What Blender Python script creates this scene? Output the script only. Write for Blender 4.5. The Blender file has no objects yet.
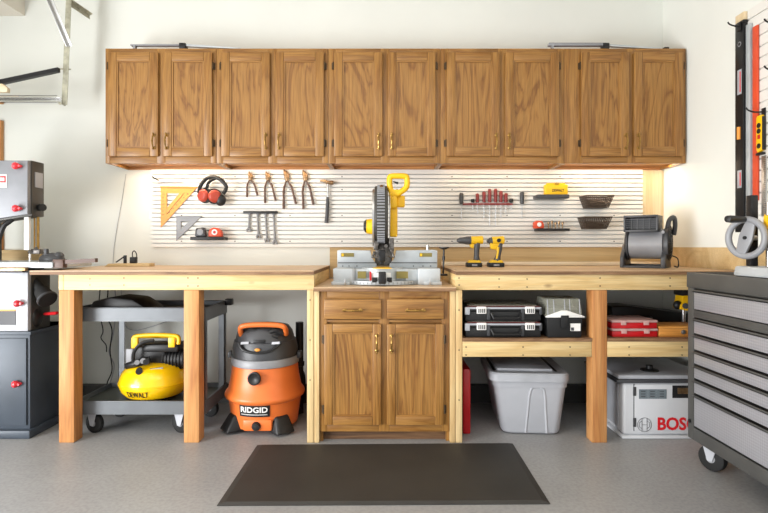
import bpy, bmesh, math, random
from mathutils import Vector, Matrix
random.seed(4)
R = math.radians
F, VX, HZ, H = 515.0, 386.0, 246.0, 1.1415      # focal length in px, vanishing point, camera height
def X(px, d): return (px - VX) / F * d
def Z(py, d): return H + (HZ - py) / F * d
def P(px, py, d): return Vector((X(px, d), d, Z(py, d)))
D, DC, DW = 2.985, 3.503, 3.81                  # bench front, wall cabinet face, back wall
XR = 2.048                                      # right wall
scene = bpy.context.scene
COL = scene.collection
WM = {}

# ------------------------------------------------------------------ materials
def lin(c):
    return tuple((v/12.92 if v <= .04045 else ((v+.055)/1.055)**2.4) for v in (x/255 for x in c)) + (1,)
def new_mat(name):
    m = bpy.data.materials.new(name); m.use_nodes = True
    nt = m.node_tree; return m, nt, nt.nodes['Principled BSDF']
def mapped(nt, scale, rand=True):
    tc = nt.nodes.new('ShaderNodeTexCoord'); mp = nt.nodes.new('ShaderNodeMapping')
    nt.links.new(tc.outputs['Object'], mp.inputs['Vector']); mp.inputs['Scale'].default_value = scale
    if rand:
        oi = nt.nodes.new('ShaderNodeObjectInfo'); mu = nt.nodes.new('ShaderNodeMath'); mu.operation = 'MULTIPLY'
        mu.inputs[1].default_value = 37.0
        nt.links.new(oi.outputs['Random'], mu.inputs[0]); nt.links.new(mu.outputs[0], mp.inputs['Location'])
    return mp
def noise(nt, vec, scale, detail=3, dist=0.0):
    n = nt.nodes.new('ShaderNodeTexNoise'); n.inputs['Scale'].default_value = scale
    n.inputs['Detail'].default_value = detail; n.inputs['Distortion'].default_value = dist
    nt.links.new(vec.outputs['Vector'], n.inputs['Vector']); return n
def ramp(nt, fac, stops):
    r = nt.nodes.new('ShaderNodeValToRGB'); nt.links.new(fac, r.inputs['Fac'])
    e = r.color_ramp.elements
    while len(e) < len(stops): e.new(.5)
    for el, (p, c) in zip(e, stops): el.position = p; el.color = lin(c)
    return r
def bump(nt, h, bs, strength, dist=.002):
    b = nt.nodes.new('ShaderNodeBump'); b.inputs['Strength'].default_value = strength; b.inputs['Distance'].default_value = dist
    nt.links.new(h, b.inputs['Height']); nt.links.new(b.outputs['Normal'], bs.inputs['Normal'])
def plain(name, c, rough=.5, metal=0.0, var=.06, vs=6.0, spec=.5, bmp=0.0, coat=0.0):
    m, nt, bs = new_mat(name)
    mp = mapped(nt, (1, 1, 1), False); n = noise(nt, mp, vs, 3)
    lo = tuple(max(0, v*(1-var)) for v in c); hi = tuple(min(255, v*(1+var)) for v in c)
    r = ramp(nt, n.outputs['Fac'], [(.3, lo), (.7, hi)])
    nt.links.new(r.outputs['Color'], bs.inputs['Base Color'])
    bs.inputs['Roughness'].default_value = rough; bs.inputs['Metallic'].default_value = metal
    bs.inputs['Specular IOR Level'].default_value = spec
    if coat: bs.inputs['Coat Weight'].default_value = coat
    if bmp:
        n2 = noise(nt, mp, 160, 2); bump(nt, n2.outputs['Fac'], bs, bmp)
    return m
def wood(name, axis, light, mid, dark, rough=.45, fig=9.0, knots=False, pore=.5, stretch=.10, rings=7.0, thin=.55):
    """grain running along axis"""
    m, nt, bs = new_mat(name)
    s = [1, 1, 1]; s['xyz'.index(axis)] = stretch
    mp = mapped(nt, s); n1 = noise(nt, mp, fig, 4, 1.6)
    # rings: fold the noise into bands for a cathedral figure
    mu = nt.nodes.new('ShaderNodeMath'); mu.operation = 'MULTIPLY'; mu.inputs[1].default_value = rings
    fr = nt.nodes.new('ShaderNodeMath'); fr.operation = 'PINGPONG'; fr.inputs[1].default_value = 1.0
    nt.links.new(n1.outputs['Fac'], mu.inputs[0]); nt.links.new(mu.outputs[0], fr.inputs[0])
    r1 = ramp(nt, fr.outputs[0], [(0, light), (thin, mid), (1, dark)])
    s2 = [1, 1, 1]; s2['xyz'.index(axis)] = .03
    mp2 = mapped(nt, s2); n2 = noise(nt, mp2, 170, 2)
    r2 = ramp(nt, n2.outputs['Fac'], [(.36, (165, 160, 155)), (.60, (255, 255, 255))])
    mx = nt.nodes.new('ShaderNodeMixRGB'); mx.blend_type = 'MULTIPLY'; mx.inputs['Fac'].default_value = pore
    nt.links.new(r1.outputs['Color'], mx.inputs['Color1']); nt.links.new(r2.outputs['Color'], mx.inputs['Color2'])
    out = mx.outputs['Color']
    if knots:
        mp3 = mapped(nt, [1.0 if a != axis else .5 for a in 'xyz'])
        v = nt.nodes.new('ShaderNodeTexVoronoi'); v.inputs['Scale'].default_value = 5.0
        nt.links.new(mp3.outputs['Vector'], v.inputs['Vector'])
        r3 = ramp(nt, v.outputs['Distance'], [(.03, (120, 80, 45)), (.09, (255, 255, 255))])
        m2 = nt.nodes.new('ShaderNodeMixRGB'); m2.blend_type = 'MULTIPLY'; m2.inputs['Fac'].default_value = .7
        nt.links.new(out, m2.inputs['Color1']); nt.links.new(r3.outputs['Color'], m2.inputs['Color2']); out = m2.outputs['Color']
    nt.links.new(out, bs.inputs['Base Color']); bs.inputs['Roughness'].default_value = rough
    bump(nt, n2.outputs['Fac'], bs, .12, .001)
    return m
OL, OM, OD = (164, 119, 62), (155, 110, 54), (139, 94, 43)
OAKV = wood('oak_vertical', 'z', OL, OM, OD, .38)
OAKP = wood('oak_panel', 'z', (162, 117, 59), (154, 109, 52), (126, 82, 36), .38, 4.2, False, .45, .17, 15.0, .6)
OAKH = wood('oak_horizontal', 'x', OL, OM, OD, .38)
OAKIN = wood('oak_inside', 'x', (206, 150, 92), (192, 134, 78), (170, 112, 60), .5)
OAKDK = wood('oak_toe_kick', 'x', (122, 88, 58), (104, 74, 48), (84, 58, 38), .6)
PINEH = wood('pine_along', 'x', (226, 200, 148), (220, 192, 138), (210, 177, 120), .6, 5.0, True, .25)
PINEV = wood('pine_upright', 'z', (224, 196, 146), (217, 188, 136), (206, 171, 118), .6, 5.0, False, .25)
PINEY = wood('pine_deep', 'y', (234, 206, 150), (222, 190, 132), (202, 166, 106), .6, 5.0, False, .25)
FIR = wood('fir_post', 'z', (204, 148, 92), (195, 137, 80), (180, 119, 66), .6, 4.0, True, .3)
PLY = wood('plywood_top', 'x', (214, 184, 146), (206, 174, 136), (196, 162, 124), .4, 3.0, False, .25)
PLYE = wood('plywood_edge', 'x', (150, 116, 84), (132, 98, 68), (112, 80, 54), .6, 20.0, False, .4)
TAN = wood('tan_plywood', 'x', (208, 182, 136), (201, 173, 126), (190, 160, 112), .6, 3.0, False, .2)
CREAM = wood('cream_board', 'x', (240, 226, 200), (234, 216, 186), (224, 204, 168), .6, 4.0, False, .15)
PALEV = wood('pale_wood_upright', 'z', (226, 206, 170), (218, 196, 156), (206, 180, 136), .6, 4.0, False, .2)
WALL = plain('wall_paint', (224, 226, 220), .85, var=.012, vs=2.0, bmp=.05)
CEIL = plain('ceiling_paint', (222, 216, 204), .9, var=.01)
def floor_mat():
    m, nt, bs = new_mat('sealed_concrete')
    mp = mapped(nt, (1, 1, 1), False)
    n = noise(nt, mp, 1.6, 6, .4); n2 = noise(nt, mp, 60, 3)
    r = ramp(nt, n.outputs['Fac'], [(.3, (146, 146, 147)), (.7, (162, 162, 162))])
    r2 = ramp(nt, n2.outputs['Fac'], [(.35, (236, 236, 236)), (.6, (255, 255, 255))])
    mx = nt.nodes.new('ShaderNodeMixRGB'); mx.blend_type = 'MULTIPLY'; mx.inputs['Fac'].default_value = 1
    nt.links.new(r.outputs['Color'], mx.inputs['Color1']); nt.links.new(r2.outputs['Color'], mx.inputs['Color2'])
    nt.links.new(mx.outputs['Color'], bs.inputs['Base Color'])
    r3 = ramp(nt, n.outputs['Fac'], [(.3, (120, 120, 120)), (.7, (150, 150, 150))])
    bs.inputs['Roughness'].default_value = .42
    return m
FLOOR = floor_mat()
BASEB = plain('dark_baseboard', (70, 70, 68), .7)
MATM = plain('rubber_mat', (45, 43, 40), .62, var=.10, vs=3.0, bmp=.15)
SLAT = plain('white_slat', (222, 220, 214), .45, var=.01)
BRASS = plain('antique_brass', (158, 124, 66), .3, .75, .12, 40)
HINGE = plain('dark_bronze', (74, 58, 40), .45, .5)
BLACK = plain('black_plastic', (28, 28, 29), .45, spec=.4)
BLACKM = plain('black_metal', (34, 34, 36), .4, .4)
RUBBER = plain('black_rubber', (22, 22, 22), .75)
DGREY = plain('dark_grey_plastic', (62, 63, 66), .45)
MGREY = plain('mid_grey_plastic', (138, 139, 143), .42)
LGREY = plain('light_grey_plastic', (168, 170, 176), .4)
STEEL = plain('steel', (190, 190, 190), .3, .9)
CHROME = plain('chrome', (225, 225, 225), .12, 1.0, .02)
ALU = plain('cast_aluminium', (184, 190, 194), .42, .3)
GALV = plain('galvanised_steel', (172, 170, 152), .5, .25, .12, 30)
WHITEP = plain('white_plastic', (232, 232, 230), .4, var=.01)
YEL = plain('yellow_plastic', (244, 190, 18), .38, var=.03)
YELD = plain('drill_yellow', (222, 178, 24), .4, var=.03)
YELT = plain('yellow_paint', (246, 196, 12), .25, var=.02, coat=.4)
ORA = plain('orange_plastic', (224, 114, 50), .4, var=.03)
ORASQ = plain('orange_plastic_square', (224, 148, 62), .5, var=.03)
ORED = plain('orange_red', (206, 74, 40), .45)
RED = plain('red_plastic', (186, 26, 32), .35, var=.03)
REDK = plain('red_knob_plastic', (222, 50, 62), .35)
BOSR = plain('red_letter', (208, 22, 34), .5, var=0)
CARTG = plain('cart_grey', (98, 102, 106), .42, .2)
CARTD = plain('cart_tray', (74, 78, 72), .4, .2)
SAWG = plain('band_saw_grey', (128, 130, 135), .45, .15)
SAWL = plain('band_saw_light_grey', (176, 178, 183), .45, .1)
SAWD = plain('band_saw_dark', (64, 62, 58), .45, .2)
STAND = plain('stand_slate', (62, 70, 80), .45, .1)
CHEST = plain('chest_grey', (82, 82, 80), .5, .25)
BROWNH = plain('brown_grip', (84, 58, 46), .5)
BRZ = plain('worn_steel', (150, 122, 90), .35, .8, .15, 60)
ORGD = plain('rust_wire', (84, 72, 62), .5, .5, .15, 60)
BOX = plain('box_grey', (206, 208, 212), .45, var=.015)
SCREEN = plain('grey_window', (116, 126, 132), .2)
PAPER = plain('white_sticker', (232, 230, 226), .6, var=.01)
GOLDL = plain('olive_sticker', (128, 116, 58), .45)
TOTE = plain('tote_grey', (172, 174, 180), .38, var=.02)
WBOX = wood('amber_box', 'x', (222, 160, 82), (206, 142, 66), (186, 122, 52), .5)
def clear(name, c, rough=.15, tr=.85):
    m, nt, bs = new_mat(name)
    bs.inputs['Base Color'].default_value = lin(c); bs.inputs['Roughness'].default_value = rough
    bs.inputs['Transmission Weight'].default_value = tr; bs.inputs['IOR'].default_value = 1.2
    return m
CLEAR = clear('clear_lid', (206, 206, 190), .2, .7)
PINKC = clear('pink_lid', (238, 196, 190), .25, .45)
PIV = plain('dark_cast_metal', (98, 94, 90), .4, .5, .25, 60)
def tread_mat():
    m, nt, bs = new_mat('tread_plate')
    mp = mapped(nt, (1, 1, 1), False)
    w = nt.nodes.new('ShaderNodeTexChecker'); w.inputs['Scale'].default_value = 110
    mp.inputs['Rotation'].default_value = (R(45), 0, 0)
    nt.links.new(mp.outputs['Vector'], w.inputs['Vector'])
    w.inputs['Color1'].default_value = lin((168, 168, 173)); w.inputs['Color2'].default_value = lin((156, 156, 161))
    nt.links.new(w.outputs['Color'], bs.inputs['Base Color'])
    bs.inputs['Metallic'].default_value = .35; bs.inputs['Roughness'].default_value = .42
    bump(nt, w.outputs['Fac'], bs, .15, .0006)
    return m
TREAD = tread_mat()

# ------------------------------------------------------------------ mesh builder
def rrect(x0, x1, y0, y1, z, r, k=5):
    out = []
    for (cx, cy, a0) in ((x1-r, y1-r, 0), (x0+r, y1-r, 90), (x0+r, y0+r, 180), (x1-r, y0+r, 270)):
        out += [Vector((cx+r*math.cos(R(a0+90*i/k)), cy+r*math.sin(R(a0+90*i/k)), z)) for i in range(k+1)]
    return out
class B:
    def __init__(s): s.bm = bmesh.new(); s.mi = 0
    def _f(s, vs):
        try: f = s.bm.faces.new(vs); f.material_index = s.mi; return f
        except ValueError: return None
    def hexa(s, p, b=0, seg=2):
        v = [s.bm.verts.new(q) for q in p]
        fs = [s._f([v[i] for i in q]) for q in ((0,3,2,1),(4,5,6,7),(0,1,5,4),(1,2,6,5),(2,3,7,6),(3,0,4,7))]
        if b:
            es = list({e for f in fs for e in f.edges})
            r = bmesh.ops.bevel(s.bm, geom=es, offset=b, segments=seg, affect='EDGES', profile=.5)
            for f in r['faces']: f.material_index = s.mi
        return s
    def box(s, x0, x1, y0, y1, z0, z1, b=0, seg=2):
        x0, x1 = sorted((x0, x1)); y0, y1 = sorted((y0, y1)); z0, z1 = sorted((z0, z1))
        return s.hexa([(x0,y0,z0),(x1,y0,z0),(x1,y1,z0),(x0,y1,z0),(x0,y0,z1),(x1,y0,z1),(x1,y1,z1),(x0,y1,z1)], b, seg)
    def pbox(s, a, c, u, v, d0, d1, b=0, seg=2):
        return s.box(X(a, d0), X(c, d0), d0, d1, Z(v, d0), Z(u, d0), b, seg)
    def prism(s, pts, off, b=0):
        off = Vector(off); n = len(pts)
        a = [s.bm.verts.new(p) for p in pts]; c = [s.bm.verts.new(Vector(p)+off) for p in pts]
        fs = [s._f(a), s._f(c[::-1])] + [s._f([a[i], c[i], c[(i+1)%n], a[(i+1)%n]]) for i in range(n)]
        if b:
            es = list({e for f in fs if f for e in f.edges})
            r = bmesh.ops.bevel(s.bm, geom=es, offset=b, segments=2, affect='EDGES', profile=.5)
            for f in r['faces']: f.material_index = s.mi
        return s
    def pp(s, pts, d0, d1, b=0):
        return s.prism([P(x, y, d0) for x, y in pts], (0, d1-d0, 0), b)
    def ring(s, c, ax, r, n, ref=None):
        ax = Vector(ax).normalized()
        u = Vector(ref) if ref is not None else (Vector((0,0,1)) if abs(ax.z) < .9 else Vector((1,0,0)))
        u = (u - ax*u.dot(ax)).normalized(); w = ax.cross(u)
        return [s.bm.verts.new(Vector(c)+(u*math.cos(t)+w*math.sin(t))*r) for t in (2*math.pi*i/n for i in range(n))], u
    def skin(s, a, c):
        n = len(a)
        for i in range(n): s._f([a[i], a[(i+1)%n], c[(i+1)%n], c[i]])
    def lathe(s, c, ax, prof, n=24):
        """prof: (radius, distance along ax) pairs; radius 0 closes"""
        c = Vector(c); ax = Vector(ax).normalized(); prev = None; first = None
        for r, h in prof:
            cur, _ = s.ring(c+ax*h, ax, max(r, 1e-4), n)
            if prev: s.skin(prev, cur)
            else: first = cur
            prev = cur
        s._f(first[::-1]); s._f(prev)
        return s
    def cyl(s, p, q, r, r2=None, n=16):
        p = Vector(p); q = Vector(q)
        return s.lathe(p, q-p, [(r, 0), (r if r2 is None else r2, (q-p).length)], n)
    def tube(s, pts, r, n=8, closed=False):
        pts = [Vector(p) for p in pts]; m = len(pts); prev = None; first = None; u = None
        for i, p in enumerate(pts):
            if closed: t = pts[(i+1)%m]-pts[i-1]
            else: t = pts[min(i+1, m-1)]-pts[max(i-1, 0)]
            rr = r[i] if isinstance(r, (list, tuple)) else r
            cur, u = s.ring(p, t, rr, n, u)
            if prev: s.skin(prev, cur)
            else: first = cur
            prev = cur
        if closed: s.skin(prev, first)
        else: s._f(first[::-1]); s._f(prev)
        return s
    def ball(s, c, rx, ry=None, rz=None, n=16):
        ry = rx if ry is None else ry; rz = rx if rz is None else rz; c = Vector(c); prev = None
        rows = n//2
        top = s.bm.verts.new(c+Vector((0,0,rz))); bot = s.bm.verts.new(c-Vector((0,0,rz)))
        for j in range(1, rows):
            a = math.pi*j/rows
            cur = [s.bm.verts.new(c+Vector((rx*math.sin(a)*math.cos(2*math.pi*i/n), ry*math.sin(a)*math.sin(2*math.pi*i/n), rz*math.cos(a)))) for i in range(n)]
            if prev: s.skin(prev, cur)
            else:
                for i in range(n): s._f([top, cur[i], cur[(i+1)%n]])
            prev = cur
        for i in range(n): s._f([bot, prev[(i+1)%n], prev[i]])
        return s
    def loft(s, loops):
        L = [[s.bm.verts.new(p) for p in l] for l in loops]
        for a, c in zip(L, L[1:]): s.skin(a, c)
        s._f(L[0][::-1]); s._f(L[-1]); return s
    def m(s, i): s.mi = i; return s

def smooth(pts, k=6):
    """Catmull-Rom through pts"""
    pts = [Vector(p) for p in pts]; out = []
    for i in range(len(pts)-1):
        p0 = pts[max(i-1,0)]; p1 = pts[i]; p2 = pts[i+1]; p3 = pts[min(i+2,len(pts)-1)]
        for j in range(k):
            t = j/k
            out.append(.5*((2*p1)+(p2-p0)*t+(2*p0-5*p1+4*p2-p3)*t*t+(3*p1-p0-3*p2+p3)*t**3))
    return out+[pts[-1]]

def finish(name, b, mats, M=None, sharp=38):
    bm = b.bm
    bmesh.ops.recalc_face_normals(bm, faces=bm.faces)
    if M is not None: bm.transform(M)
    me = bpy.data.meshes.new(name); bm.to_mesh(me); bm.free()
    for m in (mats if isinstance(mats, (list, tuple)) else [mats]): me.materials.append(m)
    me.shade_smooth(); me.set_sharp_from_angle(angle=R(sharp))
    o = bpy.data.objects.new(name, me); COL.objects.link(o); return o
def tag(o, label, cat, group=None):
    o['label'] = label; o['category'] = cat
    if group: o['group'] = group
    return o
def thing(name, label, cat, loc=(0,0,0), group=None):
    o = bpy.data.objects.new(name, None); o.empty_display_size = .05; COL.objects.link(o)
    o.location = loc; WM[o.name] = Matrix.Translation(loc); return tag(o, label, cat, group)
def part(name, b, mats, parent, label=None, sharp=38):
    W = WM[parent.name]
    o = finish(name, b, mats, W.inverted(), sharp); o.parent = parent; WM[o.name] = W
    if label: o['label'] = label
    return o
def solo(name, b, mats, label, cat, group=None, sharp=38):
    vs = [v.co for v in b.bm.verts]
    lo = [min(v[i] for v in vs) for i in range(3)]; hi = [max(v[i] for v in vs) for i in range(3)]
    c = Vector(((lo[0]+hi[0])/2, (lo[1]+hi[1])/2, lo[2]))
    o = finish(name, b, mats, Matrix.Translation(-c), sharp); o.location = c; WM[o.name] = Matrix.Translation(c)
    return tag(o, label, cat, group)
def struct(name, b, mats):
    o = finish(name, b, mats); o['kind'] = 'structure'; return o
def dup(root, loc, label, rotz=None):
    r = root.copy(); COL.objects.link(r); r.location = loc; r['label'] = label
    if rotz is not None: r.rotation_euler = (0, 0, rotz)
    for ch in list(root.children):
        c = ch.copy(); COL.objects.link(c); c.parent = r
        for g in ch.children:
            e = g.copy(); COL.objects.link(e); e.parent = c
    return r
def text(name, body, mat, parent, org, right, up, width, height, depth=.0015, warp=None, bold=0.0):
    """writing fitted in width x height, standing at org (lower left)"""
    cu = bpy.data.curves.new('writing', 'FONT'); cu.body = body; cu.extrude = .02; cu.offset = bold; cu.resolution_u = 3
    ob = bpy.data.objects.new('writing', cu); COL.objects.link(ob)
    dg = bpy.context.evaluated_depsgraph_get(); dg.update()
    me = bpy.data.meshes.new_from_object(ob.evaluated_get(dg))
    bpy.data.objects.remove(ob); bpy.data.curves.remove(cu)
    xs = [v.co.x for v in me.vertices]; ys = [v.co.y for v in me.vertices]
    right = Vector(right).normalized(); up = Vector(up).normalized(); nrm = right.cross(up); org = Vector(org)
    sx = width/(max(xs)-min(xs)); sy = height/(max(ys)-min(ys)); W = WM[parent.name].inverted()
    for v in me.vertices:
        u = (v.co.x-min(xs))*sx; w = (v.co.y-min(ys))*sy; n = (v.co.z+.02)/.04*depth
        q = warp(u, w, n) if warp else org+right*u+up*w+nrm*n
        v.co = W @ Vector(q)
    me.name = name; me.materials.clear(); me.materials.append(mat)
    o = bpy.data.objects.new(name, me); COL.objects.link(o); o.parent = parent; WM[o.name] = WM[parent.name]
    o['label'] = name.replace('_', ' '); return o

# ------------------------------------------------------------------ camera
cam = bpy.data.cameras.new('camera'); co = bpy.data.objects.new('camera', cam); COL.objects.link(co)
co.location = (0, 0, H); co.rotation_euler = (R(90), 0, 0)
cam.sensor_width = 36; cam.lens = F/768*36; cam.shift_x = (384-VX)/768; cam.shift_y = -(256.5-HZ)/768
cam.clip_start = .05; scene.camera = co

# ------------------------------------------------------------------ setting
XL, YF, ZC = -3.6, -1.6, 3.05
struct('floor', B().box(XL, XR+.1, YF, DW+.1, -.1, 0), FLOOR)
struct('wall_back', B().box(XL, XR+.1, DW, DW+.1, 0, ZC), WALL)
struct('wall_right', B().box(XR, XR+.1, YF, DW, 0, ZC), WALL)
struct('ceiling', B().box(XL-.1, XR+.1, YF, DW+.1, ZC, ZC+.1), CEIL)
wl = B().box(XL-.1, XL, YF, DW+.1, 2.2, ZC); wl.box(XL-.1, XL, 1.3, DW+.1, 0, 2.2)
struct('wall_left', wl, WALL)
struct('trim_1', B().box(XL, X(25, DW), 2.4, DW, Z(16, DW), ZC), CEIL)         # dropped soffit, left
struct('baseboard_back', B().box(XL, XR, 3.745, DW, 0, .125, .004), BASEB)
struct('trim_2', B().box(X(-10, DW), X(4, DW), DW-.03, DW, .125, Z(121, DW), .003), FIR)   # casing
struct('trim_3', B().box(-3.3, X(40, 3.78), 3.775, DW, Z(262, 3.78), Z(250, 3.78), .002), TAN)
bs_ = B().box(X(330, DW), XR-.012, DW-.012, DW, .91, 1.133); struct('trim_4', bs_, TAN)          # backsplash behind the right bench
struct('trim_5', B().box(XR-.012, XR, 2.35, DW-.012, 1.0, 1.133), TAN)
struct('trim_6', B().box(X(441, DW), XR-.012, DW-.05, DW-.0125, 1.0005, 1.026, .002), CREAM)
struct('trim_7', B().box(X(641.3, DW), XR-.002, DW-.014, DW, 1.134, 1.70), PALEV)

# ------------------------------------------------------------------ cabinets
def bow_pull(parent, c, vert, half=.05):
    b = B(); c = Vector(c); a = Vector((0,0,1)) if vert else Vector((1,0,0)); o = Vector((0,-1,0))
    for s in (-1, 1):
        b.lathe(c+a*half*s*.82, o, [(.011, 0), (.010, .003), (.005, .006), (.005, .018)], 10)
        b.ball(c+a*half*s+o*.017, .0065, n=8)
    b.tube(smooth([c-a*half+o*.016, c-a*half*.6+o*.021, c-a*half*.25+o*.028, c+o*.030, c+a*half*.25+o*.028, c+a*half*.6+o*.021, c+a*half+o*.016], 3),
           [.004]*4+[.0055]*11+[.004]*4, 8)
    b.ball(c+o*.030, .008, .008, .008, 8)
    return part('handle', b, BRASS, parent)
def panel_door(root, x0, x1, z0, z1, y, hinge_left, handle_z, sw=.058, name='door'):
    t = .02; b = B()
    for (a, c) in ((x0, x0+sw), (x1-sw, x1)): b.m(0).box(a, c, y-t, y, z0, z1, .005)
    for (a, c) in ((z0, z0+sw), (z1-sw, z1)): b.m(1).box(x0+sw, x1-sw, y-t, y, a, c, .003)
    b.m(2).box(x0+sw-.004, x1-sw+.004, y-t+.011, y-.002, z0+sw-.004, z1-sw+.004).m(0)
    # inner bead
    g = .009
    b.box(x0+sw, x0+sw+g, y-t+.005, y-.004, z0+sw, z1-sw); b.box(x1-sw-g, x1-sw, y-t+.005, y-.004, z0+sw, z1-sw)
    b.m(1).box(x0+sw+g, x1-sw-g, y-t+.005, y-.004, z0+sw, z0+sw+g); b.box(x0+sw+g, x1-sw-g, y-t+.005, y-.004, z1-sw-g, z1-sw)
    dr = part(name, b, [OAKV, OAKH, OAKP], root)
    bow_pull(dr, ((x1-.026) if hinge_left else (x0+.026), y-t, handle_z), True, .052)
    hx = x0 if hinge_left else x1; sg = -1 if hinge_left else 1
    for hz in (z0+.09, z1-.09):
        h = B(); h.cyl((hx+sg*.005, y-.012, hz-.025), (hx+sg*.005, y-.012, hz+.025), .005, n=8)
        h.box(hx+sg*.004, hx+sg*.016, y-.004, y-.0005, hz-.022, hz+.022)
        part('hinge', h, HINGE, dr)
    return dr
ZT, ZB = Z(48.5, DC), Z(163.3, DC)
def wall_cabinet(px0, px1, doors, label):
    x0, x1 = X(px0, DC)+.0008, X(px1, DC)-.0008
    root = thing('wall_cabinet', label, 'cabinet', ((x0+x1)/2, (DC+DW)/2, ZB), 'oak wall cabinets')
    y0, y1 = DC+.02, DW-.002; t = .016
    b = B().m(0).box(x0, x0+t, y0, y1, ZB, ZT).box(x1-t, x1, y0, y1, ZB, ZT)
    b.m(1).box(x0+t, x1-t, y0, y1, ZT-t, ZT).box(x0+t, x1-t, y0, y1, ZB+.022, ZB+.036).box(x0+t, x1-t, y1-.014, y1, ZB, ZT-t)
    part('body', b, [OAKV, OAKIN], root)
    b = B(); dz0, dz1 = Z(156.3, DC), Z(52.3, DC)
    ed = [X(px0, DC)+.0008] ; 
    for a, c in doors: ed += [X(a, DC)+.012, X(c, DC)-.012]
    ed.append(x1)
    for i in range(0, len(ed), 2): b.m(0).box(ed[i], ed[i+1], DC, y0, ZB, ZT, .0015)
    for i in range(1, len(ed)-1, 2):
        b.m(1).box(ed[i], ed[i+1], DC, y0, ZB, dz0+.012, .0015).box(ed[i], ed[i+1], DC, y0, dz1-.012, ZT, .0015)
        b.box(ed[i], ed[i+1], y0-.004, y0, dz0+.012, dz1-.012)
    part('face_frame', b, [OAKV, OAKH], root)
    dd = DC-.012
    for i, (a, c) in enumerate(doors):
        panel_door(root, X(a, dd), X(c, dd), Z(156.4, dd), Z(52.5, dd), DC-.0005, i == 0, Z(141.8, dd))
    return root
wall_cabinet(105.3, 216.5, [(108.4, 158.4), (163.4, 212.4)], 'oak wall cabinet at the left end of the row, nearest the garage door track')
wall_cabinet(216.5, 328.3, [(221.3, 270), (275.4, 324)], 'oak wall cabinet second from the left, above the row of pliers')
wall_cabinet(328.3, 440.3, [(334, 382.5), (387.8, 435.6)], 'middle oak wall cabinet, directly above the yellow miter saw')
wall_cabinet(440.3, 564, [(446.6, 499.7), (505, 559)], 'oak wall cabinet above the red screwdrivers, fourth from the left')
wall_cabinet(564, 685.8, [(581, 629), (633.6, 683.2)], 'oak wall cabinet with a wide left stile, in the corner against the right wall')

xa, xb = X(319.4, D), X(449.8, D)
BC0 = D+.012
root = thing('base_cabinet', 'oak base cabinet with two drawers and two doors under the miter saw', 'cabinet', ((xa+xb)/2, BC0+.3, 0))
zt = .880; zk = Z(431.5, BC0)
b = B().m(0).box(xa, xa+.018, BC0+.02, 3.6, .0, zt).box(xb-.018, xb, BC0+.02, 3.6, 0, zt)
b.m(1).box(xa+.018, xb-.018, 3.585, 3.6, 0, zt).box(xa+.018, xb-.018, BC0+.02, 3.585, zk+.02, zk+.036).box(xa+.018, xb-.018, BC0+.02, 3.585, zt-.016, zt)
part('body', b, [OAKV, OAKIN], root)
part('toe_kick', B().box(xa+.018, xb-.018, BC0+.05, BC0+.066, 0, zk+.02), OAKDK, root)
b = B()
xs = [xa, X(325.5, BC0)+.01, X(380.6, BC0)-.01, X(387.6, BC0)+.01, X(443.5, BC0)-.01, xb]
for i in (0, 2, 4): b.m(0).box(xs[i], xs[i+1], BC0, BC0+.02, zk, zt, .0015)
for i in (1, 3):
    for (u, v) in ((zk, Z(424, BC0)), (Z(322, BC0), Z(320, BC0)), (Z(299, BC0), zt)): b.m(1).box(xs[i], xs[i+1], BC0, BC0+.02, u, v, .001)
    b.box(xs[i], xs[i+1], BC0+.014, BC0+.019, Z(424, BC0), Z(299, BC0))
part('face_frame', b, [OAKV, OAKH], root)
dd = BC0-.015
for i, (a, c) in enumerate(((324.2, 381.3), (387, 443.8))):
    db = B().box(X(a, dd), X(c, dd), BC0-.0205, BC0-.0005, Z(319.2, dd), Z(299.2, dd), .004)
    dr = part('drawer', db, OAKH, root)
    bow_pull(dr, ((X(a, dd)+X(c, dd))/2, BC0-.0205, Z(310, dd)), False, .055)
    panel_door(root, X(a, dd), X(c, dd), Z(425, dd), Z(324, dd), BC0-.0005, i == 0, Z(343, dd), .05)

# ------------------------------------------------------------------ benches
BT = Z(270.6, D)                     # bench top
AP1, AP0 = BT-.0235, BT-.1125        # apron
def screw_dots(parent, pts, y):
    for px, py in pts: part('screw', B().cyl((X(px, y), y+.001, Z(py, y)), (X(px, y), y-.0015, Z(py, y)), .004, n=8), BLACKM, parent)
root = thing('workbench', 'left wooden workbench with pine apron and two fir posts beside the band saw', 'workbench', (-1.2, 3.4, 0))
xl, xr = X(31, D), X(314, D)
b = B().m(0).box(xl, xr, D-.012, DW-.003, BT-.004, BT).m(1).box(xl, xr, D-.012, DW-.003, AP1, BT-.004)
part('benchtop', b, [PLY, PLYE], root)
part('apron', B().box(X(58.5, D), X(63.4, D), D, D+.4, AP0, AP1, .002).box(X(63.4, D)+.001, xr, D, D+.038, AP0, AP1, .002), PINEH, root)
part('side_rail', B().box(xr-.038, xr, D+.039, DW-.05, AP0, AP1, .002), PINEY, root)
part('ledger', B().box(X(58.5, D), xr, DW-.042, DW-.004, AP0, AP1, .002), PINEH, root)
part('brace', B().prism([(X(58, D), D+.2, AP1), (X(58, D), D+.2, AP1-.10), (X(34, D), D+.2, AP1)], (0, .036, 0)), PINEV, root)
for px in (58.6, 183.6):
    part('post', B().box(X(px, D), X(px, D)+.089, D, D+.089, 0, AP0-.0005, .005), FIR, root)
part('stud', B().box(X(307, D), xr-.002, D, D+.089, 0, AP0-.0005, .003), PINEV, root)
screw_dots(root, [(90, 279), (90, 285), (124, 278), (124, 285), (188, 278), (188, 286), (198, 278), (198, 286), (310, 300), (310, 340), (310, 380)], D)

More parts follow.
